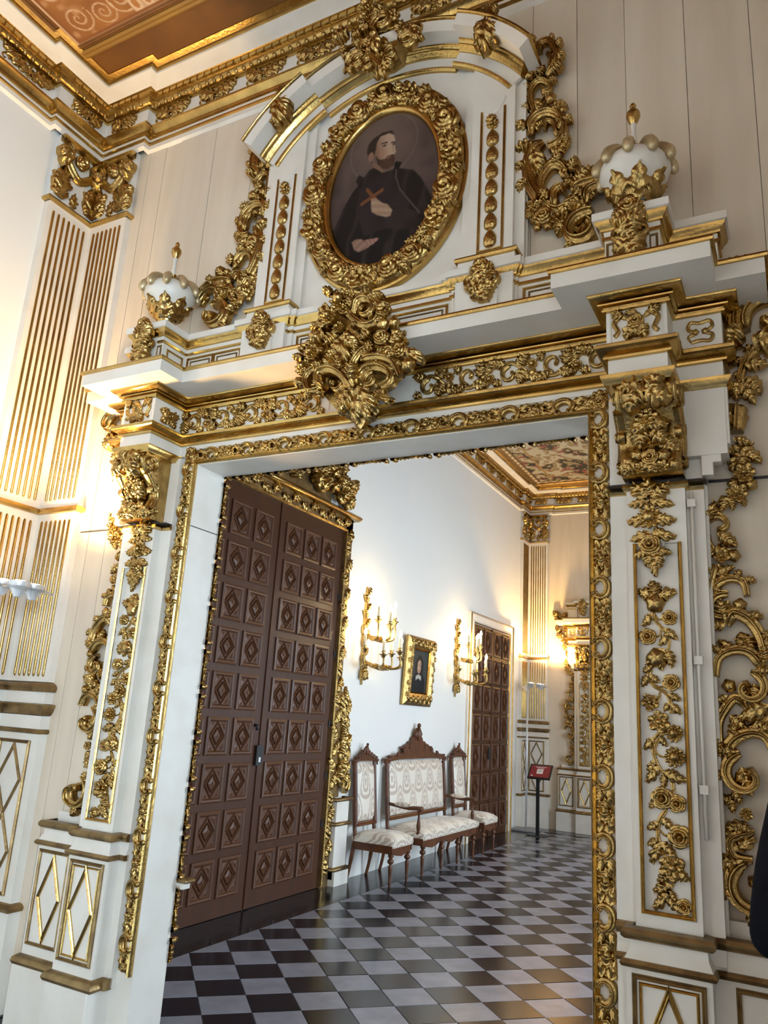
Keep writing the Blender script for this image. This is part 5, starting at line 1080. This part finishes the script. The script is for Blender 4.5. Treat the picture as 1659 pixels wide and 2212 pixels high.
# carved bracket and its white pedestal at the foot of the surround
br = thing('bracket_pedestal', 'white pedestal with gilt leaf bracket to the right of the huge door', 'pedestal', (XL, 7.18, 0))
MB().box(XL, XL + .09, 7.06, 7.30, .06, .78).out('pedestal', 'white', br); MB().box(XL, XL + .115, 7.06, 7.33, 0, .13).out('plinth', 'white', br)
for z, m in ((.13, 'gold_old'), (.55, 'gold_old'), (.78, 'gold_old')):
    sweep(MB(), [(XL, 7.055), (XL + .09, 7.055), (XL + .09, 7.31), (XL, 7.31)], [(0, z), (.02, z + .004), (.03, z + .02), (.02, z + .035), (0, z + .04)], cap=.01).out('moulding', m, br, True)
bb = MB().box(XL, XL + .04, 7.06, 7.16, .82, 1.80).out('bracket_board', 'gold_old', br)
Pb = plane_x(XL + .04)
for s, t, R, a0, sw in ((7.17, .98, .12, 300, 330), (7.15, 1.24, .10, 90, -330)):
    mb = MB(); band(mb, Pb, spiral_pts(s, t, R, a0, sw), lambda u: R * .32 * (1 - .5 * u), lambda u: .08, 0); mb.out('carved_scroll', 'gold', bb, True)
for k in range(16): inst('L', 'carved_leaf', Pb, BASIS_X, bb, 7.08 + .10 * hsh(k, 1), .90 + .055 * k, pi / 2 + .9 * (hsh(k, 4) - .6), .20, .12 - .003 * k, .09 - .003 * k, .01, k)
# ---------------- second door
d2 = door('door_2', 10.80, 12.42, 11.62, 3.08, ([11.0, 11.40], [11.82, 12.22]), 7, .33, .38, .10, .425, 'tall dark panelled double door near the far corner', None)
MB().box(XL + .03, XL + .045, 11.50, 11.60, 1.10, 1.28).out('lock_plate', 'black_metal', d2)
t = MB(); strip(t, PXL, [(10.71, 0), (10.71, 3.15), (12.50, 3.15), (12.50, 0)], .17, .05, prof=((-1, 0), (-1, .7), (-.8, 1), (-.5, .8), (.4, .6), (.7, .9), (1, .5), (1, 0))); t = struct(t.out('trim_1', 'white'), 'white moulded casing of the second door')
mb = MB(); strip(mb, PXL, [(10.648, 0), (10.648, 3.212), (12.562, 3.212), (12.562, 0)], .03, .06); mb.out('gilt_line', 'gold_flat', t)
mb = MB(); strip(mb, PXL, [(10.78, 0), (10.78, 3.08), (12.43, 3.08), (12.43, 0)], .02, .05); mb.out('gilt_line', 'gold_flat', t)
# ---------------- portrait
pt = thing('framed_portrait', 'small dark portrait of a long-haired person in a broad gilt frame', 'painting', (XL, 8.93, 1.82))
def small_portrait(a, b):
    x, y = a * 2 - 1, b * 2 - 1; c = lerp((.028, .030, .030), (.05, .055, .05), vnoise(a * 3, b * 3))
    if y < -.15 + .12 * cos(x * 2) - max(0, abs(x) - .5) * .8 and abs(x) < .85: c = (.008, .009, .012)
    if hypot(x * 1.35, (y - .20) * 1.5) < .66: c = (.010, .008, .007)
    if hypot(x * 2.3, (y - .20) * 2.1) < .56:
        c = lerp((.50, .31, .20), (.24, .12, .075), x * 1.6 + .35)
        for e in (-.10, .10):
            if hypot((x - e) * 2, (y - .24) * 4) < .10: c = (.05, .03, .02)
        if abs(x) < .03 and .08 < y < .24: c = (.52, .34, .23)
        if abs(x) < .09 and abs(y - .03) < .02: c = (.30, .09, .07)
    if abs(x) < .32 and -.26 < y + abs(x) * .25 < -.10: c = (.42, .39, .33)
    return c
grid_paint('canvas', 'paint', lambda s, t: (XL + .03 + (t - 1.9) * .05, s, t), 8.68, 9.16, 1.90, 2.52, 40, 54, small_portrait, pt)
Pp = lambda s, t, d: (XL + .012 + (t - 1.83) * .05 + d, s, t)
mb = MB(); strip(mb, Pp, rect(8.585, 9.245, 1.865, 2.555), .15, .07, True, prof=((-1, 0), (-1, .55), (-.8, .75), (-.3, 1), (.3, .85), (.7, .6), (1, .4), (1, 0))); fo = mb.out('frame', 'gold', pt)
for k in range(11):
    for t in (1.865, 2.555): inst('L', 'carved_leaf', Pp, BASIS_X, fo, 8.56 + .066 * k, t, .5 * (-1) ** k, .085, .07, .035, .05, k)
for k in range(10):
    for s in (8.585, 9.245): inst('L', 'carved_leaf', Pp, BASIS_X, fo, s, 1.88 + .068 * k, pi / 2 + .5 * (-1) ** k, .085, .07, .035, .05, k)
mb = MB(); strip(mb, Pp, rect(8.667, 9.163, 1.947, 2.473), .02, .045, True); mb.out('inner_fillet', 'gold_flat', pt)
# ---------------- sconces
def sconce(yc, label):
    r = thing('wall_sconce', label, 'wall lamp', (XL, yc, 1.95), 'gilt candle sconces')
    bp = MB(); vs = [(.0, 1.96), (.016, 2.06), (.020, 2.15), (.035, 2.24), (.024, 2.34), (.034, 2.46), (.022, 2.58), (.026, 2.68), (.014, 2.80), (.012, 2.92), (.0, 3.05)]
    ps = [(yc + a, b) for a, b in vs] + [(yc - a, b) for a, b in vs[-2:0:-1]]; n = len(ps)
    bp.add([(XL + .03, y, z) for y, z in ps] + [(XL, y, z) for y, z in ps], [tuple(range(n))] + [(i, (i + 1) % n, n + (i + 1) % n, n + i) for i in range(n)]); bp = bp.out('backplate', 'bronze', r)
    P = plane_x(XL + .03)
    for k in range(12): inst('L', 'carved_leaf', P, BASIS_X, bp, yc, 2.02 + .085 * k, pi / 2 + .55 * (-1) ** k, .11, .05, .04, 0, k)
    for k in range(4): inst('L', 'carved_leaf', P, BASIS_X, bp, yc, 2.14, -pi / 2 + .3 * (k - 1.5), .14, .06, .05, .01, k)
    mb = MB(); band(mb, P, spiral_pts(yc, 2.55, .06, 90, 300), lambda u: .014, lambda u: .05, 0); mb.out('scroll', 'bronze', bp, True)
    for zt, base, arms in ((2.63, 2.52, ((-.55, .22), (-.15, .30), (.25, .30), (.75, .26))), (2.30, 2.22, ((-1.15, .26), (-.5, .34), (.05, .40), (.55, .38), (1.1, .34)))):
        for k, (a, L) in enumerate(arms):
            ex, ey = XL + .06 + L * cos(a), yc + L * sin(a); z = zt + .025 * (-1) ** k; mx, my = XL + .05 + .5 * L * cos(a), yc + .5 * L * sin(a)
            arm = MB().tube(catmull([(XL + .04, yc, base), (mx, my, base - .07), (ex, ey, base - .05), (ex, ey, z)], 5), [.014] * 6 + [.011] * 10, 7).out('arm', 'bronze', r, True)
            MB().lathe((ex, ey, z), [(.008, -.035), (.020, -.025), (.026, -.005), (.046, .004), (.046, .010), (.016, .012), (.020, .03), (.024, .045), (.016, .046)], 12).out('drip_cup', 'bronze', arm, True)
            MB().lathe((ex, ey, z), [(.016, .03), (.0155, .15), (.006, .155)], 10).out('candle', 'candle', arm, True)
            MB().lathe((ex, ey, z + .155), [(.006, 0), (.014, .012), (.019, .03), (.016, .05), (.008, .068), (.0, .082)], 10).out('bulb', 'bulb', arm, True)
            for sg in (-1, 1):
                o = bpy.data.objects.new('leaf', UM['L'][1 if sg > 0 else 2]); link(o, arm, (mx, my, base - .065)); o.rotation_euler = (pi / 2 * sg, 0, a); o.scale = (.12, .06, .03)
        l = bpy.data.lights.new('sconce_glow', 'POINT'); l.energy = 4.5; l.color = (1, .70, .34); l.shadow_soft_size = .12
        o = bpy.data.objects.new('sconce_glow', l); link(o, r, (XL + .30, yc + .02, zt + .22))
    return r
sconce(7.52, 'lit gilt sconce with electric candles between the huge door and the small portrait')
sconce(10.18, 'lit gilt sconce with electric candles between the small portrait and the second door')
# ---------------- upholstered suite
def cushion(y0, y1, x0, x1, z0, z1, name, parent, dome=.05, nx=12, ny=16):
    mb = MB(); vs = []; fs = []; uv = []
    for j in range(ny + 1):
        for i in range(nx + 1):
            a, b = i / nx * 2 - 1, j / ny * 2 - 1; k = (1 - abs(a) ** 4) * (1 - abs(b) ** 4)
            x = x0 + (x1 - x0) * (i / nx); y = y0 + (y1 - y0) * (j / ny); vs.append((x, y, z1 - dome + dome * k ** .6)); uv.append((y, x))
    W = nx + 1
    for j in range(ny):
        for i in range(nx): q = j * W + i; fs.append((q, q + 1, q + W + 1, q + W))
    edge = [i for i in range(W)] + [j * W + nx for j in range(1, ny + 1)] + [ny * W + i for i in range(nx - 1, -1, -1)] + [j * W for j in range(ny - 1, 0, -1)]
    cx, cy = (x0 + x1) / 2, (y0 + y1) / 2; b0 = len(vs)
    for e in edge: v = vs[e]; vs.append((cx + (v[0] - cx) * 1.02, cy + (v[1] - cy) * 1.015, (z0 + z1) / 2 - dome * .5)); uv.append((v[1], v[0] + .05))
    for e in edge: v = vs[e]; vs.append((cx + (v[0] - cx) * .99, cy + (v[1] - cy) * .99, z0)); uv.append((v[1], v[0] + .1))
    n = len(edge)
    for k in range(n):
        q = (k + 1) % n; fs.append((edge[q], edge[k], b0 + k, b0 + q)); fs.append((b0 + q, b0 + k, b0 + n + k, b0 + n + q))
    mb.add(vs, fs); mb.uv = uv; return mb.out(name, 'damask', parent, True)
def back_pad(P, y0, y1, z0, z1, name, parent, h=.045):
    mb = MB(); vs = []; fs = []; uv = []; n = 14; m = 14
    for j in range(m + 1):
        for i in range(n + 1):
            a, b = i / n * 2 - 1, j / m * 2 - 1; k = max(0, (1 - abs(a) ** 5)) * max(0, (1 - abs(b) ** 5)); y = y0 + (y1 - y0) * i / n
            cut = .06 * max(0, abs(a) - .86) / .14 * max(0, b) ** 6; z = z0 + (z1 - z0) * j / m - cut
            vs.append(P(y, z, h * k ** .5)); uv.append((y, z))
    for j in range(m):
        for i in range(n): q = j * (n + 1) + i; fs.append((q, q + 1, q + n + 2, q + n + 1))
    mb.add(vs, fs); mb.uv = uv; return mb.out(name, 'damask', parent, True)
def turned_leg(x, y, zt, parent, name='leg'):
    MB().bbox(x - .024, x + .024, y - .024, y + .024, zt - .085, zt, .004).out('leg_block', 'walnut', parent)
    return MB().lathe((x, y, 0), [(0, 0), (.012, 0), (.013, .02), (.017, .03), (.012, .05), (.016, .10), (.022, .17), (.024, .195), (.014, .205), (.014, .212), (.032, .225), (.034, .245), (.020, .262), (.016, .27), (.028, .28), (.028, zt - .08)], 14).out(name, 'walnut', parent, True, angle=50)
def seat_piece(yc, wd, label, name, cat, legs, crest, arms=False, group=None):
    r = thing(name, label, cat, (XL + .32, yc, 0), group); y0, y1 = yc - wd / 2, yc + wd / 2; xb, xf = XL + .10, XL + .56; zr = .385
    lean = lambda s, t, d: (XL + .11 - (t - .45) * .085 + d, s, t)
    rear = MB()
    for y in (y0 + .03, y1 - .03):
        MB().tube(catmull([(XL + .04, y, 0), (XL + .075, y, .15), (XL + .11, y, .40), (XL + .10, y, .55), (XL + .055, y, 1.12)], 5), [.018] * 6 + [.022] * 15, 8).out('rear_leg', 'walnut', r, True)
    mb = MB(); strip(mb, lean, [(y0 + .03, 1.16), (y0 + .03, .54), (y1 - .03, .54), (y1 - .03, 1.16)], .045, .03); mb.out('back_frame', 'walnut', r)
    back_pad(lean, y0 + .05, y1 - .05, .565, 1.15, 'back_pad', r)
    # apron and seat
    ap = MB(); ap.box(xf - .03, xf - .005, y0 + .03, y1 - .03, zr - .075, zr); ap.box(xb, xf, y0 + .01, y0 + .035, zr - .075, zr); ap.box(xb, xf, y1 - .035, y1 - .01, zr - .075, zr); ap.box(xb, xb + .02, y0 + .03, y1 - .03, zr - .07, zr); apo = ap.out('apron', 'walnut', r)
    nn = max(1, int(wd / .5))
    for k in range(nn):
        c = y0 + wd * (k + .5) / nn; m2 = MB(); P = plane_x(xf - .006); w = wd / nn * .42
        pts = [(c - w, zr - .07), (c - w * .5, zr - .10), (c, zr - .115), (c + w * .5, zr - .10), (c + w, zr - .07)]
        m2.add([P(a, b, 0) for a, b in pts] + [P(a, b, -.02) for a, b in pts], [tuple(range(5)), (9, 8, 7, 6, 5)] + [(i, i + 1, 6 + i, 5 + i) for i in range(4)]); m2.out('apron_scroll', 'walnut', apo)
    cushion(y0 + .012, y1 - .012, xb - .01, xf + .012, zr - .02, .49, 'seat', r, .06)
    for y in legs: turned_leg(xf - .03, y, zr, r, 'front_leg')
    # crest rail with carved eagle finial
    cm = MB(); h = crest; half = wd / 2 + .02
    if wd > 1: fz = [(-1, 1.12), (-1, 1.175), (-.93, 1.19), (-.88, 1.18), (-.84, 1.21), (-.62, 1.222), (-.47, 1.245), (-.45, 1.27), (-.51, 1.285), (-.47, 1.31), (-.40, 1.305), (-.34, 1.335), (-.28, 1.33), (-.24, 1.365), (-.17, 1.37), (-.15, 1.41), (-.08, 1.43), (0, 1.44)]
    else: fz = [(-1, 1.12), (-1, 1.175), (-.85, 1.19), (-.72, 1.185), (-.62, 1.21), (-.42, 1.215), (-.36, 1.245), (-.22, 1.25), (-.16, 1.275), (0, 1.28)]
    prof = [(a * half, b) for a, b in fz]
    pts = prof + [(-a, b) for a, b in prof[-2::-1]] ; pts = pts + [(half * .9, 1.145), (half * .6, 1.165), (-half * .6, 1.165), (-half * .9, 1.145)]; n = len(pts)
    cm.add([lean(yc + a, b, .03) for a, b in pts] + [lean(yc + a, b, -.012) for a, b in pts], [tuple(range(n))] + [(i, (i + 1) % n, n + (i + 1) % n, n + i) for i in range(n)]); co = cm.out('crest_rail', 'walnut', r)
    s = .62 if wd < 1 else 1.05; zc = 1.275 if wd < 1 else 1.455; eg = MB()
    bx, by, _ = lean(yc, zc, .03)
    eg.ball((bx + .005, yc, zc), .045 * s, 10, 7, (.8, .9, 1.9)); eg.ball((bx + .01, yc, zc + .095 * s), .026 * s, 8, 6, (1, .9, 1.1)); eg.tube([(bx + .01, yc, zc + .10 * s), (bx + .012, yc + .03 * s, zc + .098 * s), (bx + .012, yc + .038 * s, zc + .080 * s)], [.013 * s, .010 * s, .003], 6)
    for sg in (-1, 1): eg.tube([(bx, yc + sg * .03 * s, zc + .06 * s), (bx, yc + sg * .065 * s, zc + .0 * s), (bx, yc + sg * .06 * s, zc - .09 * s)], [.016 * s, .028 * s, .006], 7)
    eg.out('eagle_finial', 'walnut', co, True)
    for sg in (-1, 1):
        m2 = MB(); P = lambda a, b, d: lean(a, b, .03 + d); band(m2, P, spiral_pts(yc + sg * half * .93, 1.175, .028, 90, sg * 300, 14), lambda u: .008, lambda u: .02, 0); m2.out('ear_scroll', 'walnut', co, True)
        for q in range(3): 
            o = inst('L', 'crest_leaf', lambda a, b, d: lean(a, b, .03 + d), BASIS_X, co, yc + sg * half * (.70 - .2 * q), 1.195 + (.045 if wd > 1 else .02) * q, (pi * .5 + sg * .9), .10 * (1 if wd > 1 else .55), .05, .02, 0, q); o.data = WLEAF
    if arms:
        for y in (y0 + .03, y1 - .03):
            a = MB().tube(catmull([(XL + .09, y, .70), (XL + .20, y, .69), (XL + .34, y, .675), (XL + .47, y, .685), (XL + .53, y, .675)], 4), [.018] * 9 + [.022] * 5 + [.030, .034, .030], 8).out('arm', 'walnut', r, True)
            MB().lathe((xf - .07, y, zr), [(.024, 0), (.024, .05), (.014, .06), (.022, .09), (.024, .12), (.012, .20), (.011, .235), (.018, .25), (.018, .29)], 12).out('arm_post', 'walnut', a, True, angle=50)
            mb = MB(); mb.ball((XL + .29, y, .705), 1, 12, 7, (.115, .034, .028)); mb.uv = [(v[0], v[1] * 3) for v in mb.v]; mb.out('arm_pad', 'damask', a, True)
    return r
WLEAF = UM['L'][3].copy(); WLEAF.materials.clear(); WLEAF.materials.append(MATS['walnut'])
seat_piece(8.96, 1.66, 'cream damask settee with carved eagle crest under the small portrait', 'settee', 'sofa', (8.21, 8.72, 9.20, 9.71), .36, True)
seat_piece(7.64, .48, 'cream damask side chair with eagle crest, nearer one, left of the settee', 'side_chair', 'chair', (7.45, 7.83), .20, False, 'side chairs flanking the settee')
seat_piece(10.25, .48, 'cream damask side chair with eagle crest, farther one, right of the settee', 'side_chair', 'chair', (10.06, 10.44), .20, False, 'side chairs flanking the settee')
# ---------------- information stand
st = thing('information_stand', 'black floor stand with a slanted red information board before the far wall', 'sign', (-3.755, 12.42, 0))
MB().lathe((-3.755, 12.42, 0), [(0, 0), (.17, 0), (.17, .012), (.03, .02), (0, .02)], 24).out('base', 'black_metal', st)
MB().box(-3.78, -3.73, 12.405, 12.435, .015, .90).out('post', 'black_metal', st)
Pi = lambda s, t, d: (-3.72 + s, 12.42 + .70 * t - .70 * d, .945 + .72 * t + .70 * d)
def slab(P, s0, s1, t0, t1, d0, d1, name, m, parent):
    mb = MB(); mb.add([P(s0, t0, d0), P(s1, t0, d0), P(s1, t1, d0), P(s0, t1, d0), P(s0, t0, d1), P(s1, t0, d1), P(s1, t1, d1), P(s0, t1, d1)], [(0, 3, 2, 1), (4, 5, 6, 7), (0, 1, 5, 4), (1, 2, 6, 5), (2, 3, 7, 6), (3, 0, 4, 7)]); return mb.out(name, m, parent)
fb = slab(Pi, -.18, .18, -.14, .14, -.02, .004, 'board_frame', 'black_metal', st)
slab(Pi, -.155, .155, -.115, .115, .003, .006, 'red_sheet', 'red_board', fb)
slab(Pi, -.05, .05, -.05, .045, .006, .008, 'paper_note', 'paper', fb); slab(Pi, -.09, .09, .080, .088, .006, .0075, 'printed_line', 'paper', fb); slab(Pi, -.06, .06, .064, .070, .006, .0075, 'printed_line', 'paper', fb); slab(Pi, -.13, -.10, -.10, -.08, .006, .0075, 'logo', 'paper', fb)
for k in range(3): slab(Pi, -.03, .03, .02 - .018 * k, .026 - .018 * k, .008, .009, 'printed_line', 'plinth_grey', fb)
# ---------------- uplighter lamps
def uplighter(x, y, zt, yaw, label, power, dirv, sz):
    r = thing('uplighter_lamp', label, 'floor lamp', (x, y, 0), 'steel uplighter lamps')
    MB().bbox(x - .20, x + .20, y - .17, y + .17, 0, .035, .008).out('base', 'plinth_grey', r)
    MB().tube([(x, y, .03), (x, y, zt)], .016, 10).out('pole', 'pale_metal', r, True)
    c, s = cos(yaw), sin(yaw); L = lambda a, b, d: (x + a * c - b * s, y + a * s + b * c, zt + d)
    pts = [(-.08, -.05), (.30, -.13), (.36, 0), (.30, .13), (-.08, .05)]; n = len(pts)
    mb = MB(); mb.add([L(a, b, .02 - .10 * a) for a, b in pts] + [L(a, b, .035 - .10 * a) for a, b in pts], [tuple(range(n - 1, -1, -1)), tuple(range(n, 2 * n))] + [(i, (i + 1) % n, n + (i + 1) % n, n + i) for i in range(n)])
    hd = mb.out('head_plate', 'glass', r)
    for a, b in ((.06, 0), (.22, -.06), (.22, .06)):
        p = L(a, b, .05 - .10 * a); MB().lathe(p, [(0, -.075), (.02, -.072), (.045, -.03), (.058, 0), (.058, .012), (.05, .014)], 18).out('spot_housing', 'pale_metal', hd, True, angle=50)
        MB().lathe(p, [(.05, .010), (.03, .018), (0, .02)], 16).out('spot_lens', 'lens', hd)
    mb = MB(); mb.add([L(-.10, 0, -.02), L(.0, -.05, -.09), L(.02, .05, -.09), L(.0, 0, .02)], [(0, 1, 3), (1, 2, 3), (2, 0, 3), (0, 2, 1)]); mb.out('bracket', 'pale_metal', hd)
    l = bpy.data.lights.new('uplight', 'SPOT'); l.energy = power; l.color = (1, .63, .24); l.spot_size = radians(sz); l.spot_blend = .35; l.shadow_soft_size = .09
    o = bpy.data.objects.new('uplight', l); link(o, r, L(.17, 0, .12)); o.rotation_mode = 'QUATERNION'; o.rotation_quaternion = Vector(dirv).to_track_quat('-Z', 'Y')
    return r
uplighter(-3.98, 2.74, 2.20, radians(15), 'steel uplighter lamp with round lenses at the left edge beside the near corner pilaster', 170, (.30, .02, 1), 112)
uplighter(-4.06, 12.80, 2.27, radians(0), 'steel uplighter lamp standing in the far corner behind the information stand', 200, (.22, .10, 1), 118)
# ---------------- conduit beside the right pilaster and the joint hardware
cd = tag(MB().tube([(PW(1.515), 3.07, 2.56), (PW(1.515), 3.07, 1.75), (PW(1.517), 3.07, 1.30)], .007, 8).out('cable_conduit', 'white', None, True), 'thin white cable conduit running down beside the right pilaster', 'conduit')
for z in (2.5, 1.9, 1.45): MB().box(PW(1.50), PW(1.53), 3.058, 3.09, z, z + .03).out('clip', 'white', cd)
for sg, nm in ((1, 'right'), (-1, 'left')):
    o = MB().box(PW(sg * 1.57), PW(sg * (2.35 if sg > 0 else 2.03)), 3.178, 3.19, 2.628, 2.638 if sg > 0 else 2.633).out('joint_bar', 'black'); tag(o, 'thin dark joint line crossing the boards on the %s of the portal' % nm, 'bar')
# ---------------- visitor at the right edge
def person():
    r = thing('person', 'person in black clothes standing at the right edge with a bent arm', 'person', (.12, 2.12, 0))
    ox, oy = .12, 2.12
    J = {'pel': (ox, oy, .95, .155, .115), 'ab': (ox, oy, 1.10, .15, .11), 'ch': (ox - .005, oy + .01, 1.32, .17, .12), 'up': (ox, oy, 1.47, .12, .09), 'nk': (ox, oy + .01, 1.55, .055, .055), 'hd0': (ox + .005, oy + .02, 1.62, .062, .07), 'hd': (ox + .01, oy + .025, 1.70, .078, .092), 'hd2': (ox + .01, oy + .02, 1.79, .055, .065)}
    E = [('pel', 'ab'), ('ab', 'ch'), ('ch', 'up'), ('up', 'nk'), ('nk', 'hd0'), ('hd0', 'hd'), ('hd', 'hd2')]
    for sg, n in ((-1, 'l'), (1, 'r')):
        J['hp' + n] = (ox + sg * .09, oy, .90, .095, .095); J['kn' + n] = (ox + sg * .10, oy + .02, .50, .065, .065); J['an' + n] = (ox + sg * .10, oy - .01, .10, .045, .045); J['to' + n] = (ox + sg * .11, oy + .14, .04, .04, .03)
        E += [('pel', 'hp' + n), ('hp' + n, 'kn' + n), ('kn' + n, 'an' + n), ('an' + n, 'to' + n)]
        J['sh' + n] = (ox + sg * .165, oy, 1.475, .070, .068); J['el' + n] = (ox + sg * .225, oy - .03, 1.20, .048, .048); J['wr' + n] = (ox + sg * .12, oy + .20, 1.24, .033, .033)
        E += [('up', 'sh' + n), ('sh' + n, 'el' + n), ('el' + n, 'wr' + n)]
        hb = (ox + sg * .085, oy + .25, 1.26); J['pa' + n] = (*hb, .034, .020); E.append(('wr' + n, 'pa' + n))
        for k in range(4):
            a = J['f%d%s' % (k, n)] = (hb[0] - sg * (.03 + .004 * k), hb[1] + .035 - .005 * k, hb[2] + .026 - .018 * k, .009, .009); J['g%d%s' % (k, n)] = (a[0] - sg * (.028 - .003 * k), a[1] - .012, a[2] - .004, .008, .008); E += [('pa' + n, 'f%d%s' % (k, n)), ('f%d%s' % (k, n), 'g%d%s' % (k, n))]
        J['t' + n] = (hb[0] - sg * .01, hb[1] - .01, hb[2] + .05, .010, .010); J['u' + n] = (hb[0] - sg * .035, hb[1] + .005, hb[2] + .07, .009, .009); E += [('pa' + n, 't' + n), ('t' + n, 'u' + n)]
    names = list(J); me = bpy.data.meshes.new('body'); c = Vector((ox, oy, 0))
    me.from_pydata([tuple(Vector(J[k][:3]) - c) for k in names], [(names.index(a), names.index(b)) for a, b in E], [])
    me.materials.append(MATS['cloth_black']); o = bpy.data.objects.new('body', me); link(o, r, c)
    sk = o.modifiers.new('skin', 'SKIN'); me.skin_vertices.new() if hasattr(me.skin_vertices, 'new') and not len(me.skin_vertices) else None
    if not len(me.skin_vertices):
        bpy.context.view_layer.objects.active = o; bpy.ops.object.select_all(action='DESELECT'); o.select_set(True); bpy.ops.mesh.customdata_skin_add()
    for i, k in enumerate(names): me.skin_vertices[0].data[i].radius = J[k][3:5]
    me.skin_vertices[0].data[0].use_root = True; sk.use_smooth_shade = True
    sb = o.modifiers.new('sub', 'SUBSURF'); sb.levels = 2; sb.render_levels = 2
    hx, hy = ox + .01, oy + .025
    MB().ball((hx, hy - .005, 1.735), 1, 18, 12, (.092, .108, .105)).out('hair', 'hair', r, True)
    f = MB(); f.ball((hx, hy + .03, 1.69), 1, 16, 12, (.074, .085, .105)); f.ball((hx, hy + .118, 1.685), .016, 8, 6, (.9, 1.2, 1.5)); 
    for sg in (-1, 1): f.ball((hx + sg * .080, hy + .01, 1.69), .022, 8, 6, (.5, 1, 1.4))
    f.ball((hx, hy + .02, 1.60), 1, 12, 8, (.05, .055, .07)); fo = f.out('face', 'skin', r, True)
    for sg in (-1, 1):
        MB().ball((hx + sg * .03, hy + .106, 1.71), .011, 8, 6).out('eye', 'paper', fo, True)
        MB().ball((hx + sg * .03, hy + .114, 1.71), .006, 6, 5).out('iris', 'black', fo, True)
    MB().ball((hx, hy + .106, 1.645), 1, 10, 6, (.024, .010, .008)).out('mouth', 'red_board', fo, True)
    return r
person()
